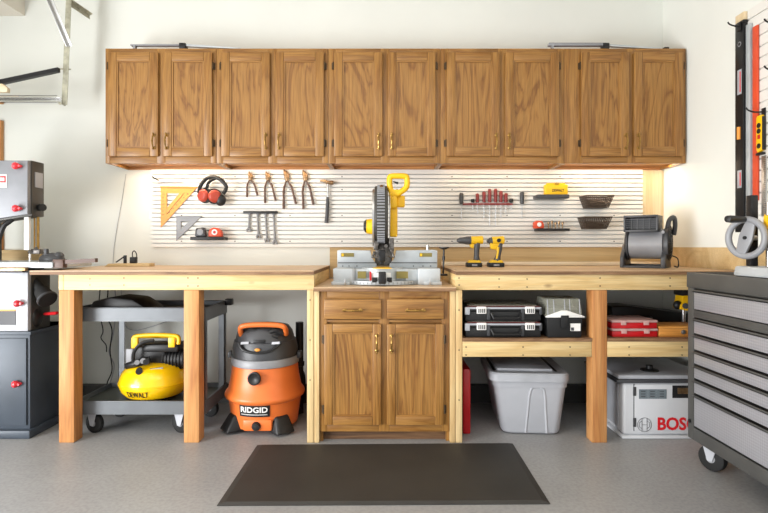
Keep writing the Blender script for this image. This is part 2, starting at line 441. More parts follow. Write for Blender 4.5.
root = thing('workbench', 'right wooden workbench with a lower shelf holding black and red cases', 'workbench', (1.2, 3.4, 0))
xl, xr = X(455.6, D), XR-.014
b = B().m(0).box(xl, xr, D-.012, DW-.0125, BT-.004, BT).m(1).box(xl, xr, D-.012, DW-.0125, AP1, BT-.004)
part('benchtop', b, [PLY, PLYE], root)
part('apron', B().box(xl, xr, D, D+.038, AP0, AP1, .002), PINEH, root)
part('side_rail', B().box(xl, xl+.038, D+.039, DW-.05, AP0, AP1, .002), PINEY, root)
part('ledger', B().box(xl, xr, DW-.044, DW-.014, AP0, AP1, .002), PINEH, root)
part('stud', B().box(xl+.001, X(462.3, D), D, D+.089, 0, AP0-.0005, .003), PINEV, root)
ST = Z(338.4, D-.006); SA1 = ST-.019; SA0 = SA1-.089
px0, px1 = X(592, D), X(607.3, D)
for (a, c) in ((px0, px1), (1.93, XR-.018)):
    part('post', B().box(a, c, D, D+.089, 0, AP0-.0005, .005), FIR, root)
xs0 = X(462.3, D)+.001
b = B().box(xs0, xr, D+.09, DW-.014, SA1, ST).box(xs0, px0-.001, D-.004, D+.09, SA1, ST).box(px1+.001, 1.929, D-.004, D+.09, SA1, ST)
part('shelf', b, PLYE, root)
part('shelf_rail', B().box(xs0, px0-.001, D, D+.038, SA0, SA1-.0005, .002), PINEH, root)
part('shelf_rail', B().box(px1+.001, 1.929, D, D+.038, SA0, SA1-.0005, .002), PINEH, root)
part('back_stud', B().box(xl+.001, xl+.039, DW-.16, DW-.08, .0, AP0-.001, .003), PINEV, root)
screw_dots(root, [(459, 278), (459, 285), (499, 279), (499, 287), (527, 279), (527, 287), (600, 278), (600, 286), (670, 278), (670, 286), (466, 347), (466, 355), (523, 347), (523, 355), (570, 347), (570, 355), (629, 347), (629, 355), (682, 347), (682, 355), (459, 310), (459, 350), (459, 400)], D)

root = thing('saw_counter', 'lower plywood counter between the two benches, under the miter saw', 'countertop', (0, 3.4, 0))
CT = .9035
ca, cb = X(314, D)+.001, X(455.6, D)-.001
b = B().m(0).box(ca, cb, D-.03, DW-.0125, CT-.004, CT).m(1).box(ca, cb, D-.03, DW-.0125, .8805, CT-.004)
part('counter', b, [PLY, PLYE], root)
part('stud', B().box(ca, xa-.001, D, D+.089, 0, .880, .003), PINEV, root)
part('stud', B().box(xb+.001, cb, D, D+.089, 0, .880, .003), PINEV, root)

# ------------------------------------------------------------------ slat wall, back
root = thing('slatwall_panel', 'long white slotted tool panel on the back wall under the oak cabinets', 'tool panel', (X(397, DW), DW, Z(247, DW)))
za, zb2 = Z(247, DW), ZB-.001; x0, x1 = X(153, DW), X(641, DW)
N = 18; pitch = (zb2-za)/N; yf, yg = DW-.028, DW-.002
prof = [(DW-.001, za)]
for i in range(N):
    z = za+i*pitch
    prof += [(yf, z), (yf, z+pitch*.72), (yf+.003, z+pitch*.74), (yg, z+pitch*.75), (yg, z+pitch*.98)] if i < N-1 else [(yf, z), (yf, z+pitch)]
prof.append((DW-.001, zb2))
part('slats', B().prism([(x0, y, z) for y, z in prof], (x1-x0, 0, 0)), SLAT, root, sharp=20)
s0 = None
for px in (181.6, 235, 290, 342, 397, 452, 507, 560, 614):
    for py in (175, 191, 216.8, 241.3):
        k = round((Z(py, yf)-za)/pitch-.34); c = Vector((X(px, yf), yf, za+(k+.34)*pitch))
        if s0 is None:
            s0 = part('screw', B().cyl((0, .002, 0), (0, -.002, 0), .0045, n=8), BLACKM, root); s0.data.transform(WM[root.name]); s0.location = c-Vector(root.location)
        else:
            o = s0.copy(); COL.objects.link(o); o.parent = root; o.location = c-Vector(root.location)
TF = yf-.001                         # plane the tools hang in front of
DT = TF-.008

# ------------------------------------------------------------------ tools on the slat wall
SQG = plain('brushed_grey', (132, 132, 134), .5, .3)
EARC = plain('ear_cup_red', (168, 62, 44), .4)
SDR = plain('dark_red_grip', (128, 38, 36), .4)
def square(pts, w, mat, label, ticks):
    (ax, ay), (bx, by), (cx, cy) = pts       # right angle, right end of top edge, bottom end
    b = B(); d0, d1 = DT, DT+.006
    b.pp([(ax, ay), (bx, by), (bx-w*2.1, by+w), (ax, ay+w)], d0, d1)                      # top bar
    b.pp([(ax, ay+w), (ax+w, ay+w), (ax+w, cy-w*2.1), (ax, cy)], d0, d1)                  # left bar
    L = w*1.25
    b.pp([(bx-w*2.1, by+w), (bx, by), (ax, cy), (ax+w, cy-w*2.1)], d0, d1)                # long edge
    k = .52                                                                               # inner diagonal bar
    b.pp([(ax+(bx-ax)*k, ay+w), (ax+(bx-ax)*(k+.12), ay+w), (ax+w, ay+(cy-ay)*(k+.14)), (ax+w, ay+(cy-ay)*k)], d0+.001, d1)
    b.pp([(ax-.8, ay-.8), (bx, by-.8), (bx, by), (ax-.8, ay)], d0-.008, d1)               # raised fence
    root = solo('speed_square', b, mat, label, 'square', 'triangular squares')
    return root
sq = square([(160.7, 187), (197, 187.4), (161.3, 227.5)], 6.0, ORASQ, 'large orange triangular layout square at the left end of the slotted panel', 8)
b = B()
for i in range(7):
    t = i/7
    b.cyl(P(191-25*t, 190+26*t, DT+.001), P(191-25*t, 190+26*t, DT-.0012), .005, n=8)
    b.cyl(P(163, 194+24*t, DT+.001), P(163, 194+24*t, DT-.0012), .004, n=8)
part('notches', b, BRZ, sq)
square([(176.2, 216.6), (201, 216.6), (176.8, 240.8)], 4.6, SQG, 'small grey metal triangular square below the orange one', 5)

root = thing('peg_hook', 'thin white hook rod sticking out at the top left of the slotted panel', 'hook', P(160, 181, TF))
part('rod', B().tube([P(182, 181, DT), P(160, 181.3, DT), P(158, 180.5, DT-.01)], .006, 8), WHITEP, root)
part('tip', B().tube([P(158.6, 180.5, DT-.012), P(152, 176.6, DT-.06)], .005, 8), BLACKM, root, 'black hook tip')

root = thing('ear_muffs', 'red and black ear muffs hanging on the slotted panel beside the orange square', 'ear muffs', P(212, 196, 3.72))
d = 3.70
part('headband', B().tube(smooth([P(199, 193, d), P(200.5, 186, d), P(206, 179, d), P(213.5, 176.8, d), P(221, 180, d), P(226, 186, d), P(225.5, 190, d), P(223, 194, d)], 4), .014, 8), BLACK, root)
part('headband', B().tube(smooth([P(207.5, 194, d+.04), P(207, 187, d+.04), P(210, 181, d+.04), P(216, 178, d+.04)], 4), .012, 8), BLACK, root)
for (px, py, s, dx) in ((204, 195.5, -1, -.4), (214.5, 196.3, 1, .5)):
    c = P(px, py, d+.01); ax = Vector((dx, -.9, -.05)).normalized()
    cu = part('ear_cup', B().lathe(c, ax, [(.040, 0), (.047, .008), (.045, .020), (.034, .030), (.026, .032), (.0, .028)], 18), EARC, root, 'red ear cup')
    part('cushion', B().lathe(c, -ax, [(.044, 0), (.056, .006), (.056, .022), (.036, .03)], 18), BLACK, cu)
part('cushion', B().ball(P(220.5, 200, d+.02), .040, .03, .044), BLACK, root)

def ledge(px0, px1, py0, py1, mat, label, dep=.10):
    y = TF-.001
    b = B().box(X(px0, y-dep), X(px1, y-dep), y-dep, y, Z(py1, y-dep), Z(py0, y-dep), .003)
    return solo('tool_shelf', b, mat, label, 'shelf', 'small ledges on the slotted panel')
ledge(190, 223.5, 236.8, 240, BLACK, 'small black ledge holding two tape measures')
LD = TF-.101
zl = Z(236.8, LD)+.0005
root = thing('tape_measure', 'dark grey tape measure on the left end of the small black ledge', 'tape measure', (X(200, LD+.03), LD+.03, zl), 'tape measures')
c = Vector((X(200, LD+.02), LD+.02, zl))
part('case', B().hexa([c+Vector(v) for v in ((-.040,0,0),(.040,0,0),(.040,.05,0),(-.040,.05,0),(-.036,.004,.062),(.026,.004,.070),(.026,.046,.070),(-.036,.046,.062))], .010, 3), DGREY, root)
part('dial', B().lathe(c+Vector((0,.002,.034)), (0,-1,0), [(.024,0),(.022,.004),(0,.005)], 18), MGREY, root)
root = thing('tape_measure', 'red and white tape measure on the right end of the small black ledge', 'tape measure', (X(214, LD+.03), LD+.03, zl), 'tape measures')
c = Vector((X(214.5, LD+.02), LD+.02, zl))
part('case', B().prism([c+Vector((x, 0, z)) for x, z in ((-.045,0),(.05,0),(.05,.02),(.042,.045),(.02,.064),(-.01,.068),(-.036,.055),(-.046,.03))], (0,.05,0), .006), ORED, root)
part('dial', B().lathe(c+Vector((0,.001,.033)), (0,-1,0), [(.022,0),(.02,.004),(0,.005)], 18), PAPER, root)
part('hub', B().lathe(c+Vector((0,-.003,.033)), (0,-1,0), [(.011,0),(.01,.004),(0,.005)], 14), RED, root)

def pliers(piv, e1, e2, head, mat_h, label, w=1.0):
    d = DT-.006; p = P(*piv, d); a = P(*e1, d); c = P(*e2, d); h = P(*head, d)
    root = thing('pliers', label, 'pliers', (p.x, TF, min(a.z, c.z)), 'pliers in a row')
    up = (h-p)
    j = B()
    j.tube([p-up*.25, p, p+up*.5, h], [.011*w, .015*w, .012*w, .005*w], 10)
    j.tube([p-up*.2+Vector((.01,0,0)), p+Vector((.012,0,0)), p+up*.45+Vector((.016,0,0)), h+Vector((.012,0,-.01))], [.009*w, .012*w, .010*w, .004*w], 8)
    j.cyl(p+Vector((.004,-.014,0)), p+Vector((.004,-.019,0)), .008, n=12)
    part('jaws', j, BRZ, root)
    for e, s in ((a, -1), (c, 1)):
        m = p.lerp(e, .35)+Vector((s*.012, 0, 0))
        g = B().tube(smooth([p-up*.1, m, p.lerp(e, .7)+Vector((s*.006,0,0)), e], 4), [.006]*3+[.008*w]*6+[.009*w]*4, 8)
        part('handle', g, mat_h, root)
    return root
pliers((250, 178.5), (247, 197), (257.5, 195.5), (249, 171.5), BROWNH, 'shortest pliers, leftmost of the four hanging in a row', .85)
pliers((267.5, 178.5), (265, 203), (275.7, 201), (266, 171.5), BROWNH, 'second pliers from the left in the hanging row', .9)
pliers((286.5, 178.5), (283.6, 208.8), (296, 204), (284, 169.5), BROWNH, 'third pliers from the left, with wide brass-coloured jaws')
pliers((305, 178.5), (303.4, 209), (313.4, 204.7), (303, 170), BROWNH, 'rightmost of the four hanging pliers, beside the hammer')

solo('wrench_rack', B().pbox(243, 277, 211, 213.5, DT-.02, TF, .002), BLACK, 'thin black rack the wrenches hang from', 'rack')
for i, (px, pe, px2) in enumerate(((249.5, 230.5, 249), (257.5, 237, 258.5), (265.5, 241, 267), (273.5, 243, 275))):
    d = DT-.004; a = P(px, 214.2, d); e = P(px2, pe-2, d)
    b = B().tube([a, a.lerp(e, .5), e], [.007, .007, .008], 8)
    ax = (e-a).normalized(); q = ax.cross(Vector((0,1,0)))
    for s in (-1, 1): b.tube([e-ax*.004, e+q*s*.013+ax*.010, e+q*s*.011+ax*.024], [.010, .008, .007], 8)
    b.lathe(a+Vector((0,.004,.004)), (0,-1,0), [(.011,0),(.012,.003),(.011,.009)], 12)
    solo('wrench', b, SQG, ('shortest steel wrench, leftmost under the black rack', 'second steel wrench from the left under the black rack', 'third steel wrench from the left under the black rack', 'longest steel wrench, rightmost under the black rack')[i], 'wrench', 'wrenches on the rack')

root = thing('hammer', 'claw hammer with black grip hanging head up on the slotted panel', 'hammer', P(327.5, 223, TF))
d = DT-.012
b = B().tube(smooth([P(320, 181, d), P(323, 180.8, d), P(327, 182, d)], 3), [.004, .006, .008, .010, .012, .012, .012], 8)
b.cyl(P(326, 182.4, d), P(330.5, 182.6, d), .013, n=12).cyl(P(330.5, 182.6, d), P(333.6, 182.8, d), .015, n=14)
part('head', b, BRZ, root); part('shaft', B().cyl(P(327.7, 184, d), P(327.7, 198, d), .0075, n=10), STEEL, root)
part('grip', B().tube([P(327.7, 197, d), P(327.5, 205, d), P(327, 215, d), P(326.4, 223, d)], [.010, .013, .013, .015], 10), DGREY, root)

solo('screwdriver_rack', B().pbox(463, 513, 203.2, 204.8, DT-.018, TF, .002), SDR, 'narrow red rack holding the screwdrivers', 'rack')
def screwdriver(px, t, h, tip, mat, r, label, group):
    d = DT-.008; a = P(px, t, d); m = P(px, h, d); e = P(px, tip, d)
    root = thing('screwdriver', label, 'screwdriver', (a.x, TF, e.z), group); L = (a-m).length
    part('handle', B().lathe(m, (0,0,1), [(r*.7, 0), (r, L*.12), (r*.85, L*.25), (r, L*.45), (r, L*.9), (r*.6, L)], 12), mat, root)
    part('shaft', B().cyl(m+Vector((0,0,.002)), e, .0032, n=8), STEEL, root)
g = 'screwdrivers in the red rack'
nm = ('red-handled screwdriver at the left end of the red rack', 'second red-handled screwdriver from the left in the red rack', 'tall red-handled screwdriver, third from the left in the red rack', 'tallest red-handled screwdriver, fourth in the red rack', 'red-handled screwdriver fifth from the left in the red rack', 'red-handled screwdriver at the right end of the red rack')
for i, (px, t, tip) in enumerate(((477.4, 193.5, 214), (484, 191.5, 220), (489.7, 189, 225.5), (495.6, 188.8, 225), (501, 191, 218), (506, 193, 213))):
    screwdriver(px, t, 202.5, tip, SDR, .013, nm[i], g)
screwdriver(472.7, 199, 202.6, 210, BLACK, .014, 'stubby black screwdriver at the left side of the red rack', g)
screwdriver(511.2, 198.5, 202.6, 210, BLACK, .014, 'stubby black screwdriver at the right side of the red rack', g)
screwdriver(461.4, 193, 204, 220, DGREY, .016, 'black-handled screwdriver hanging apart, left of the red rack', 'single black screwdrivers')
screwdriver(522, 192, 204, 219, DGREY, .016, 'black-handled screwdriver hanging apart, right of the red rack', 'single black screwdrivers')

ledge(537.5, 569.5, 194.4, 198.2, DGREY, 'dark grey ledge under the yellow case', .11)
y = TF-.095; zl = Z(194.4, TF-.111)+.0005
root = thing('case', 'small yellow case standing on the upper grey ledge', 'case', (X(557, y), y, zl))
xa_, xb_ = X(545.5, y), X(568, y); zt_ = zl+.078
part('shell', B().box(xa_, xb_, y, y+.05, zl, zt_-.006, .005).box(xa_+.015, xb_-.015, y+.008, y+.042, zt_-.01, zt_+.006, .004), YEL, root)
part('latch', B().box((xa_+xb_)/2-.012, (xa_+xb_)/2+.018, y-.003, y+.01, zt_-.004, zt_+.001, .001), BLACK, root)
text('black_lettering', 'DEWALT', BLACK, root, (xa_+.048, y-.0002, zl+.020), (1,0,0), (0,0,1), .085, .020, .0012, bold=.02)

ledge(538, 570, 228.4, 231, BLACK, 'thin black ledge of router bits, lower of the two ledges right of the screwdrivers', .10)
zl = Z(228.4, TF-.101)+.0005; y = TF-.08
root = thing('tape_measure', 'orange tape measure on the lower black ledge beside the router bits', 'tape measure', (X(539, y), y, zl), 'tape measures')
c = Vector((X(539.3, y), y, zl))
part('case', B().prism([c+Vector((x, 0, z)) for x, z in ((-.036,0),(.036,0),(.036,.03),(.024,.054),(-.014,.058),(-.036,.044))], (0,.045,0), .006), ORED, root)
part('dial', B().lathe(c+Vector((0,.001,.028)), (0,-1,0), [(.016,0),(.015,.004),(0,.005)], 14), PAPER, root)
for i, px in enumerate((548.5, 552, 555.5, 559, 562.5)):
    c = Vector((X(px, y+.03), y+.03, zl)); L = (.05, .058, .046, .055, .05)[i]
    b = B().lathe(c, (0,0,1), [(.004,0),(.004,L*.55),(.008,L*.62),(.009,L*.92),(.004,L)], 10)
    solo('router_bit', b, BRZ, ('router bit nearest the orange tape measure', 'second router bit from the orange tape measure', 'middle router bit of five on the lower ledge', 'fourth router bit from the orange tape measure', 'router bit farthest right on the lower ledge')[i], 'router bit', 'router bits on the ledge')

def wire_basket(px0, px1, py0, py1, label):
    y0, y1 = TF-.13, TF-.001
    xa, xb = X(px0, y0), X(px1, y0); zt, zb = Z(py0, y0), Z(py1, y0); ins = .028
    T = [Vector((xa, y0, zt)), Vector((xb, y0, zt)), Vector((xb, y1, zt)), Vector((xa, y1, zt))]
    Bo = [Vector((xa+ins, y0+ins, zb)), Vector((xb-ins, y0+ins, zb)), Vector((xb-ins, y1, zb)), Vector((xa+ins, y1, zb))]
    root = thing('wire_basket', label, 'basket', ((xa+xb)/2, (y0+y1)/2, zb), 'wire baskets')
    part('rim', B().tube(T, .0045, 6, True).tube(Bo, .003, 6, True), ORGD, root)
    b = B()
    for i in range(4):
        n = 14 if i % 2 == 0 else 8
        for k in range(n+1): t = k/n; b.tube([T[i].lerp(T[(i+1)%4], t), Bo[i].lerp(Bo[(i+1)%4], t)], .0022, 5)
        for k in (.2, .4, .6, .8): b.tube([T[i].lerp(Bo[i], k), T[(i+1)%4].lerp(Bo[(i+1)%4], k)], .002, 5)
    for k in range(1, 14): t = k/14; b.tube([Bo[0].lerp(Bo[1], t), Bo[3].lerp(Bo[2], t)], .0022, 5)
    b.box(Bo[0].x, Bo[1].x, Bo[0].y, Bo[2].y, zb, zb+.002)
    part('wire_mesh', b, ORGD, root)
    return root, zb, xa, xb, y0
w1 = wire_basket(586.3, 614.2, 195.5, 207, 'upper dark wire basket on the slotted panel')
w2 = wire_basket(584.5, 612.3, 217, 228.3, 'lower dark wire basket, just above the blower')
for w, lb in ((w1, 'bundle of brown hardware packets inside the upper wire basket'), (w2, 'bundle of brown hardware packets inside the lower wire basket')):
    _, zb, xa_, xb_, y0 = w; b = B()
    b.hexa([(xa_+.04,y0+.035,zb+.003),(xb_-.04,y0+.035,zb+.003),(xb_-.04,y0+.11,zb+.003),(xa_+.04,y0+.11,zb+.003),(xa_+.03,y0+.03,zb+.05),(xb_-.05,y0+.03,zb+.042),(xb_-.05,y0+.11,zb+.055),(xa_+.03,y0+.11,zb+.06)], .008)
    solo('hardware_packet', b, ORGD, lb, 'packet')

solo('outlet_cover', B().box(X(149.5, DW), X(152.6, DW), DW-.006, DW-.0005, Z(219, DW), Z(210, DW), .002), WHITEP, 'small pale outlet cover on the wall at the left end of the slotted panel', 'outlet')

# ------------------------------------------------------------------ miter saw
root = thing('miter_saw', 'yellow and grey compound miter saw with raised handle on the lower counter', 'miter saw', (0, 3.3, CT))
z0 = CT+.0005
yb = 3.14
b = B().box(X(333, yb), X(353, yb), yb, yb+.26, z0, Z(268.5, yb), .006).box(X(418, yb), X(440.5, yb), yb, yb+.26, z0, Z(268.5, yb), .006)
b.box(X(352, yb), X(419, yb), yb+.03, yb+.26, z0, Z(269.5, yb), .004)
b.box(X(331.5, yb), X(350, yb), yb-.02, yb+.02, z0, Z(281.5, yb), .003).box(X(424, yb), X(441.5, yb), yb-.02, yb+.02, z0, Z(281.5, yb), .003)
part('base', b, ALU, root)
for px in (345, 430): part('bolt', B().pbox(px-1, px+1, 279, 285, yb-.03, yb-.021, .001), STEEL, root)
pts = []
cx = X(382.5, yb); rad = .245
arc = [Vector((cx+rad*math.sin(t), yb+.13-.20*math.cos(t), z0+.004)) for t in (R(a) for a in range(-58, 59, 6))]
part('turntable', B().prism(arc, (0, 0, .022)), ALU, root)
for i in range(1, 19):
    b = B(); t = R(-57+6*i); q = Vector((cx+(rad+.002)*math.sin(t), yb+.13-.202*math.cos(t), z0+.008)); b.box(q.x-.001, q.x+.001, q.y-.001, q.y+.003, q.z, q.z+.014)
    part('scale_mark', b, BLACK, root)
part('turntable_bed', B().lathe((cx, yb+.13, z0+.026), (0,0,1), [(.135, 0), (.135, .05), (.13, Z(268.5, yb)-z0-.024)], 32), ALU, root)
yf2 = yb-.010
for (a, c) in ((357.5, 366), (396.5, 408)): part('sticker', B().pbox(a, c, 271.5, 278.5, yb+.002, yb+.029), GOLDL, root)
for a in (352, 406): part('stop_plate', B().pbox(a, a+2.5, 269, 284, yb+.012, yb+.029, .001), STEEL, root)
part('red_tab', B().pbox(369.5, 371.5, 271.5, 280.5, yf2-.055, yf2-.045), RED, root)
part('white_plate', B().pbox(371.5, 391, 273, 281.5, yf2-.045, yf2-.005, .002), WHITEP, root)
b = B().pbox(378.5, 386, 272, 284, yf2-.09, yf2-.046, .006).pbox(372, 377, 277.5, 282.5, yf2-.058, yf2-.046, .002).pbox(387, 392, 277.5, 282.5, yf2-.058, yf2-.046, .002)
part('miter_lever', b, BLACK, root)
yk = yb+.10
zk_ = Z(268.5, yb)
part('kerf_plate', B().prism([(cx-.06, yb-.02, zk_), (cx+.055, yb-.02, zk_), (cx+.035, yb+.15, zk_), (cx-.04, yb+.15, zk_)], (0,0,.004)), YEL, root)
yf_ = yb+.19
for s, (a, c, e) in enumerate(((337.3, 376.5, 370.5), (437.3, 389.5, 396))):
    pts = [P(a, 269, yf_), P(a, 250.5, yf_), P(a+(4 if s == 0 else -4), 249.8, yf_), P(e, 250.5, yf_), P(e+(1 if s==0 else -1), 258, yf_), P(c, 264, yf_), P(c, 269, yf_)]
    fe = part('fence', B().prism(pts, (0, .022, 0), .002), ALU, root)
    b = B().box(min(X(a,yf_),X(c,yf_))+.004, max(X(a,yf_),X(c,yf_))-.004, yf_-.004, yf_-.0002, Z(263.2,yf_), Z(262.4,yf_))
    for k in (.14, .3, .5): q = Vector((X(a+(c-a)*k, yf_), yf_-.004, Z(266, yf_))); b.cyl(q, q+Vector((0,.006,0)), .004, n=8)
    part('slide_joint', b, DGREY, fe)
    l0, l1 = (341, 354) if s == 0 else (419.5, 432)
    part('sticker', B().pbox(l0, l1, 253, 256.8, yf_-.003, yf_-.0003), GOLDL, fe)
    part('sticker_mark', B().pbox(l0+.6, l0+2.6, 253.5, 256.3, yf_-.0045, yf_-.0032), YEL, fe)
part('fence_knob', B().cyl(P(427.6, 250, yf_+.01), P(427.6, 245, yf_+.01), .010, n=12), STEEL, root)
b = B().cyl(P(443.2, 275, yb+.1), P(444, 247.8, yb+.1), .0055, n=8)
b.lathe(P(444, 249.5, yb+.1), (0,0,1), [(.012, 0), (.034, .010), (.034, .016)], 14).pbox(440, 447.5, 274, 276, yb+.09, yb+.12, .002).cyl(P(443.6, 260, yb+.1), P(443.8, 256, yb+.1), .009, n=8)
part('hold_down_clamp', b, BLACKM, root)
yh = 3.30
b = B()   # rear arm and pivot
b.pbox(375, 392, 238, 266, yf_+.03, yf_+.12, .012).pbox(373.5, 378, 239, 250, yh-.03, yh+.05, .006).pbox(389, 394, 238, 252, yh-.03, yh+.05, .006)
b.tube([P(375, 252, yh-.04), P(372.5, 257, yh-.05), P(378, 257.5, yh-.05)], [.012, .010, .008], 8).tube([P(391, 250, yh-.04), P(393.5, 257, yh-.05), P(388, 256.5, yh-.05)], [.012, .010, .008], 8)
for q in ((377, 244), (386, 246), (391, 241)): b.cyl(P(*q, yh-.05), P(*q, yh-.03), .011, n=10)
part('pivot_arm', b, PIV, root)
b = B().pbox(378.5, 385.5, 250, 262, yh-.09, yh-.03, .008).cyl(P(382, 254, yh-.1), P(382, 254, yh-.03), .022, n=14).pbox(380, 384, 260, 265, yh-.06, yh-.03, .004)
part('clamp_knob', b, BLACK, root)
# blade guard: thin upright half disc seen edge-on, ribbed along its rim
cgz = Z(219, yh); gr = .185
gp = []
xg0, xg1 = X(374.5, yh), X(388, yh)
sh = [Vector((xg0, yh+.02+gr*.72*math.cos(t), cgz+.03+gr*math.sin(t))) for t in (R(a) for a in range(0, 361, 15))][:-1]
part('blade_guard', B().prism(sh, (xg1-xg0, 0, 0), .012), SAWD, root)
b = B()
for i in range(26):
    t = R(100+6.2*i); c = Vector((0, yh+.02+gr*.73*math.cos(t), cgz+.03+gr*1.01*math.sin(t)))
    b.cyl((xg0+.018, c.y, c.z), (xg1-.020, c.y, c.z), .006, n=6)
part('guard_rib', b, MGREY, root)
part('guard_plate', B().prism([Vector((xg0-.012, v.y+.01, v.z-.02)) for v in sh], (.012, 0, 0)), STEEL, root)
part('saw_blade', B().cyl((X(389.5, yh), yh+.03, cgz+.03), (X(390.1, yh), yh+.03, cgz+.03), .15, n=40), STEEL, root)
part('guard_tip', B().ball(P(381.5, 188.5, yh), .017, .05, .024), BRZ, root)
b = B().pbox(389, 397.5, 194, 208, yh-.02, yh+.07, .010).pbox(389.5, 397.6, 206, 237, yh+.0, yh+.09, .012)
part('motor_housing', b, YEL, root)
part('motor_housing', B().pbox(397, 405, 195.5, 207, yh+.0, yh+.06, .008).cyl(P(401, 207.5, yh+.03), P(401, 196, yh+.03), .022, n=14), YEL, root)
dy = yh-.01
hp = [P(391.5, 192, dy), P(389.8, 186, dy), P(389.6, 178.5, dy), P(391.5, 176.3, dy), P(398, 176, dy), P(405, 176.3, dy), P(407, 178.5, dy), P(406.5, 187, dy), P(401.5, 191.5, dy), P(397, 194.5, dy)]
part('handle', B().tube(smooth(hp, 4), .0185, 10), YEL, root)
part('handle_neck', B().pp([(389, 186.5), (393.5, 190.5), (399, 190.5), (404.5, 187.5), (405, 190.5), (398.5, 196), (388.5, 196)], dy-.016, dy+.03, .006), YEL, root)
part('trigger', B().pp([(392.5, 181), (398.5, 182), (398, 184), (396, 183.4)], dy-.008, dy+.012), BLACK, root)
b = B().cyl(P(374, 226.5, yh+.03), P(366.5, 226.5, yh+.03), .052, .046, 20)
mt = part('motor_end', b, YEL, root)
part('motor_cap', B().cyl(P(367.2, 226.5, yh+.03), P(364.3, 226.8, yh+.03), .047, .034, 20).cyl(P(364.3, 226.8, yh+.03), P(363.6, 226.8, yh+.03), .028, .02, 16), BLACK, mt)

# ------------------------------------------------------------------ drills
def drill(px0, label, kind):
    y = 3.50; s = y/F
    def q(px, py, dy=0): return Vector(((px-px0)*s, dy, (267-py)*s))
    root = thing('cordless_drill', label, 'drill', (0,0,0), 'cordless drills')
    if kind == 'drill':
        part('motor_body', B().cyl(q(470.5, 240.5), q(482.5, 239.8), .028, .027, 18).ball(q(482, 239.8), .010, .025, .025), YELD, root)
        part('gear_case', B().lathe(q(470.8, 240.5), (-1,0,0), [(.029,0),(.027,.03),(.022,.055),(.020,.075),(.010,.092),(.0,.098)], 16), DGREY, root)
        part('bit', B().cyl(q(457.5, 241.6), q(452.5, 242), .003, n=6), STEEL, root)
        part('trigger', B().hexa([q(470.2,247.2,-.01), q(473.5,248.5,-.01), q(473.5,248.5,.01), q(470.2,247.2,.01), q(469.3,244.2,-.01), q(474,244,-.01), q(474,244,.01), q(469.3,244.2,.01)], .002), YELD, root)
        part('grip', B().tube([q(477.4, 243), q(476.8, 249), q(476.4, 256), q(476.8, 262.5)], [.020, .019, .018, .026], 12), DGREY, root)
        bx = (466, 481.5)
    else:
        part('motor_body', B().cyl(q(492, 241), q(503.5, 240), .029, .027, 18).ball(q(503, 240), .012, .025, .025).hexa([q(490.5,249,-.016), q(496,250,-.016), q(496,250,.016), q(490.5,249,.016), q(489.5,242,-.02), q(500,242,-.02), q(500,242,.02), q(489.5,242,.02)], .006), YELD, root)
        part('nose', B().lathe(q(492.2, 241), (-1,0,0), [(.027,0),(.022,.02),(.012,.026),(.012,.036),(0,.037)], 16), DGREY, root)
        part('end_cap', B().cyl(q(498, 240.5, -.031), q(498, 240.5, -.026), .014, n=12), BLACK, root)
        part('grip', B().tube([q(499.8, 243), q(499.6, 249), q(498.2, 256), q(496.5, 262.5)], [.020, .018, .017, .028], 12), DGREY, root)
        part('grip_side', B().tube([q(497.6, 247, -.014), q(497.5, 252, -.013), q(496.2, 259, -.014)], [.010, .008, .007], 8), YELD, root)
        bx = (487.5, 503.5)
    b = B(); p0, p1 = q(bx[0], 267), q(bx[1], 262)
    bt = part('battery', b.box(p0.x, p1.x, -.036, .036, .0005, .030, .006), BLACK, root)
    part('battery_top', B().hexa([(p0.x+.008,-.030,.0295),(p1.x-.004,-.030,.0295),(p1.x-.004,.030,.0295),(p0.x+.008,.030,.0295),(p0.x+.022,-.022,.048),(p1.x-.016,-.022,.048),(p1.x-.016,.022,.048),(p0.x+.022,.022,.048)], .004), YELD, bt)
    part('battery_latch', B().box(p0.x+.035, p1.x-.035, -.0372, -.0355, .008, .020, .0005), MGREY, bt)
    root.location = (X(px0, y), y, BT)
drill(474, 'yellow cordless drill with long dark chuck, left of the two drills', 'drill')
drill(497, 'short yellow impact driver without chuck, right of the two drills', 'driver')

# ------------------------------------------------------------------ blower
y0 = 3.26; zb_ = BT+.0005
root = thing('blower_fan', 'dark grey portable utility blower at the right end of the workbench', 'blower', (X(646, 3.35), 3.4, zb_))
yc = y0+.13; zc = Z(244, yc)
xa_, xb_ = X(625.5, yc-.1), X(662.5, yc-.1); rd = .098
part('drum', B().lathe((xa_, yc, zc), (1,0,0), [(rd*.9,0),(rd,.006),(rd,xb_-xa_-.006),(rd*.9,xb_-xa_)], 36), MGREY, root)
part('side_cover', B().lathe((xa_-.0005, yc, zc), (-1,0,0), [(rd*1.08,0),(rd*1.10,.010),(rd*.95,.022),(rd*.5,.026),(.0,.026)], 36), DGREY, root)
part('side_cover', B().lathe((xb_+.0005, yc, zc), (1,0,0), [(rd*1.05,0),(rd*1.1,.012),(rd*1.1,.032)], 36), DGREY, root)
gr_ = B()
xg = xb_+.033
for k in (.35, .55, .75, .95, 1.1):
    gr_.tube([(xg+.012*(1.15-k), yc+rd*k*math.cos(t), zc+.01+rd*k*math.sin(t)) for t in (2*math.pi*i/28 for i in range(28))], .004, 5, True)
for i in range(12):
    t = 2*math.pi*i/12; gr_.tube([(xg+.014, yc, zc+.01), (xg+.001, yc+rd*1.1*math.cos(t), zc+.01+rd*1.1*math.sin(t))], .003, 5)
part('intake_grille', gr_.cyl((xg-.012, yc, zc+.01), (xg+.013, yc, zc+.01), .03, n=16), BLACK, root)
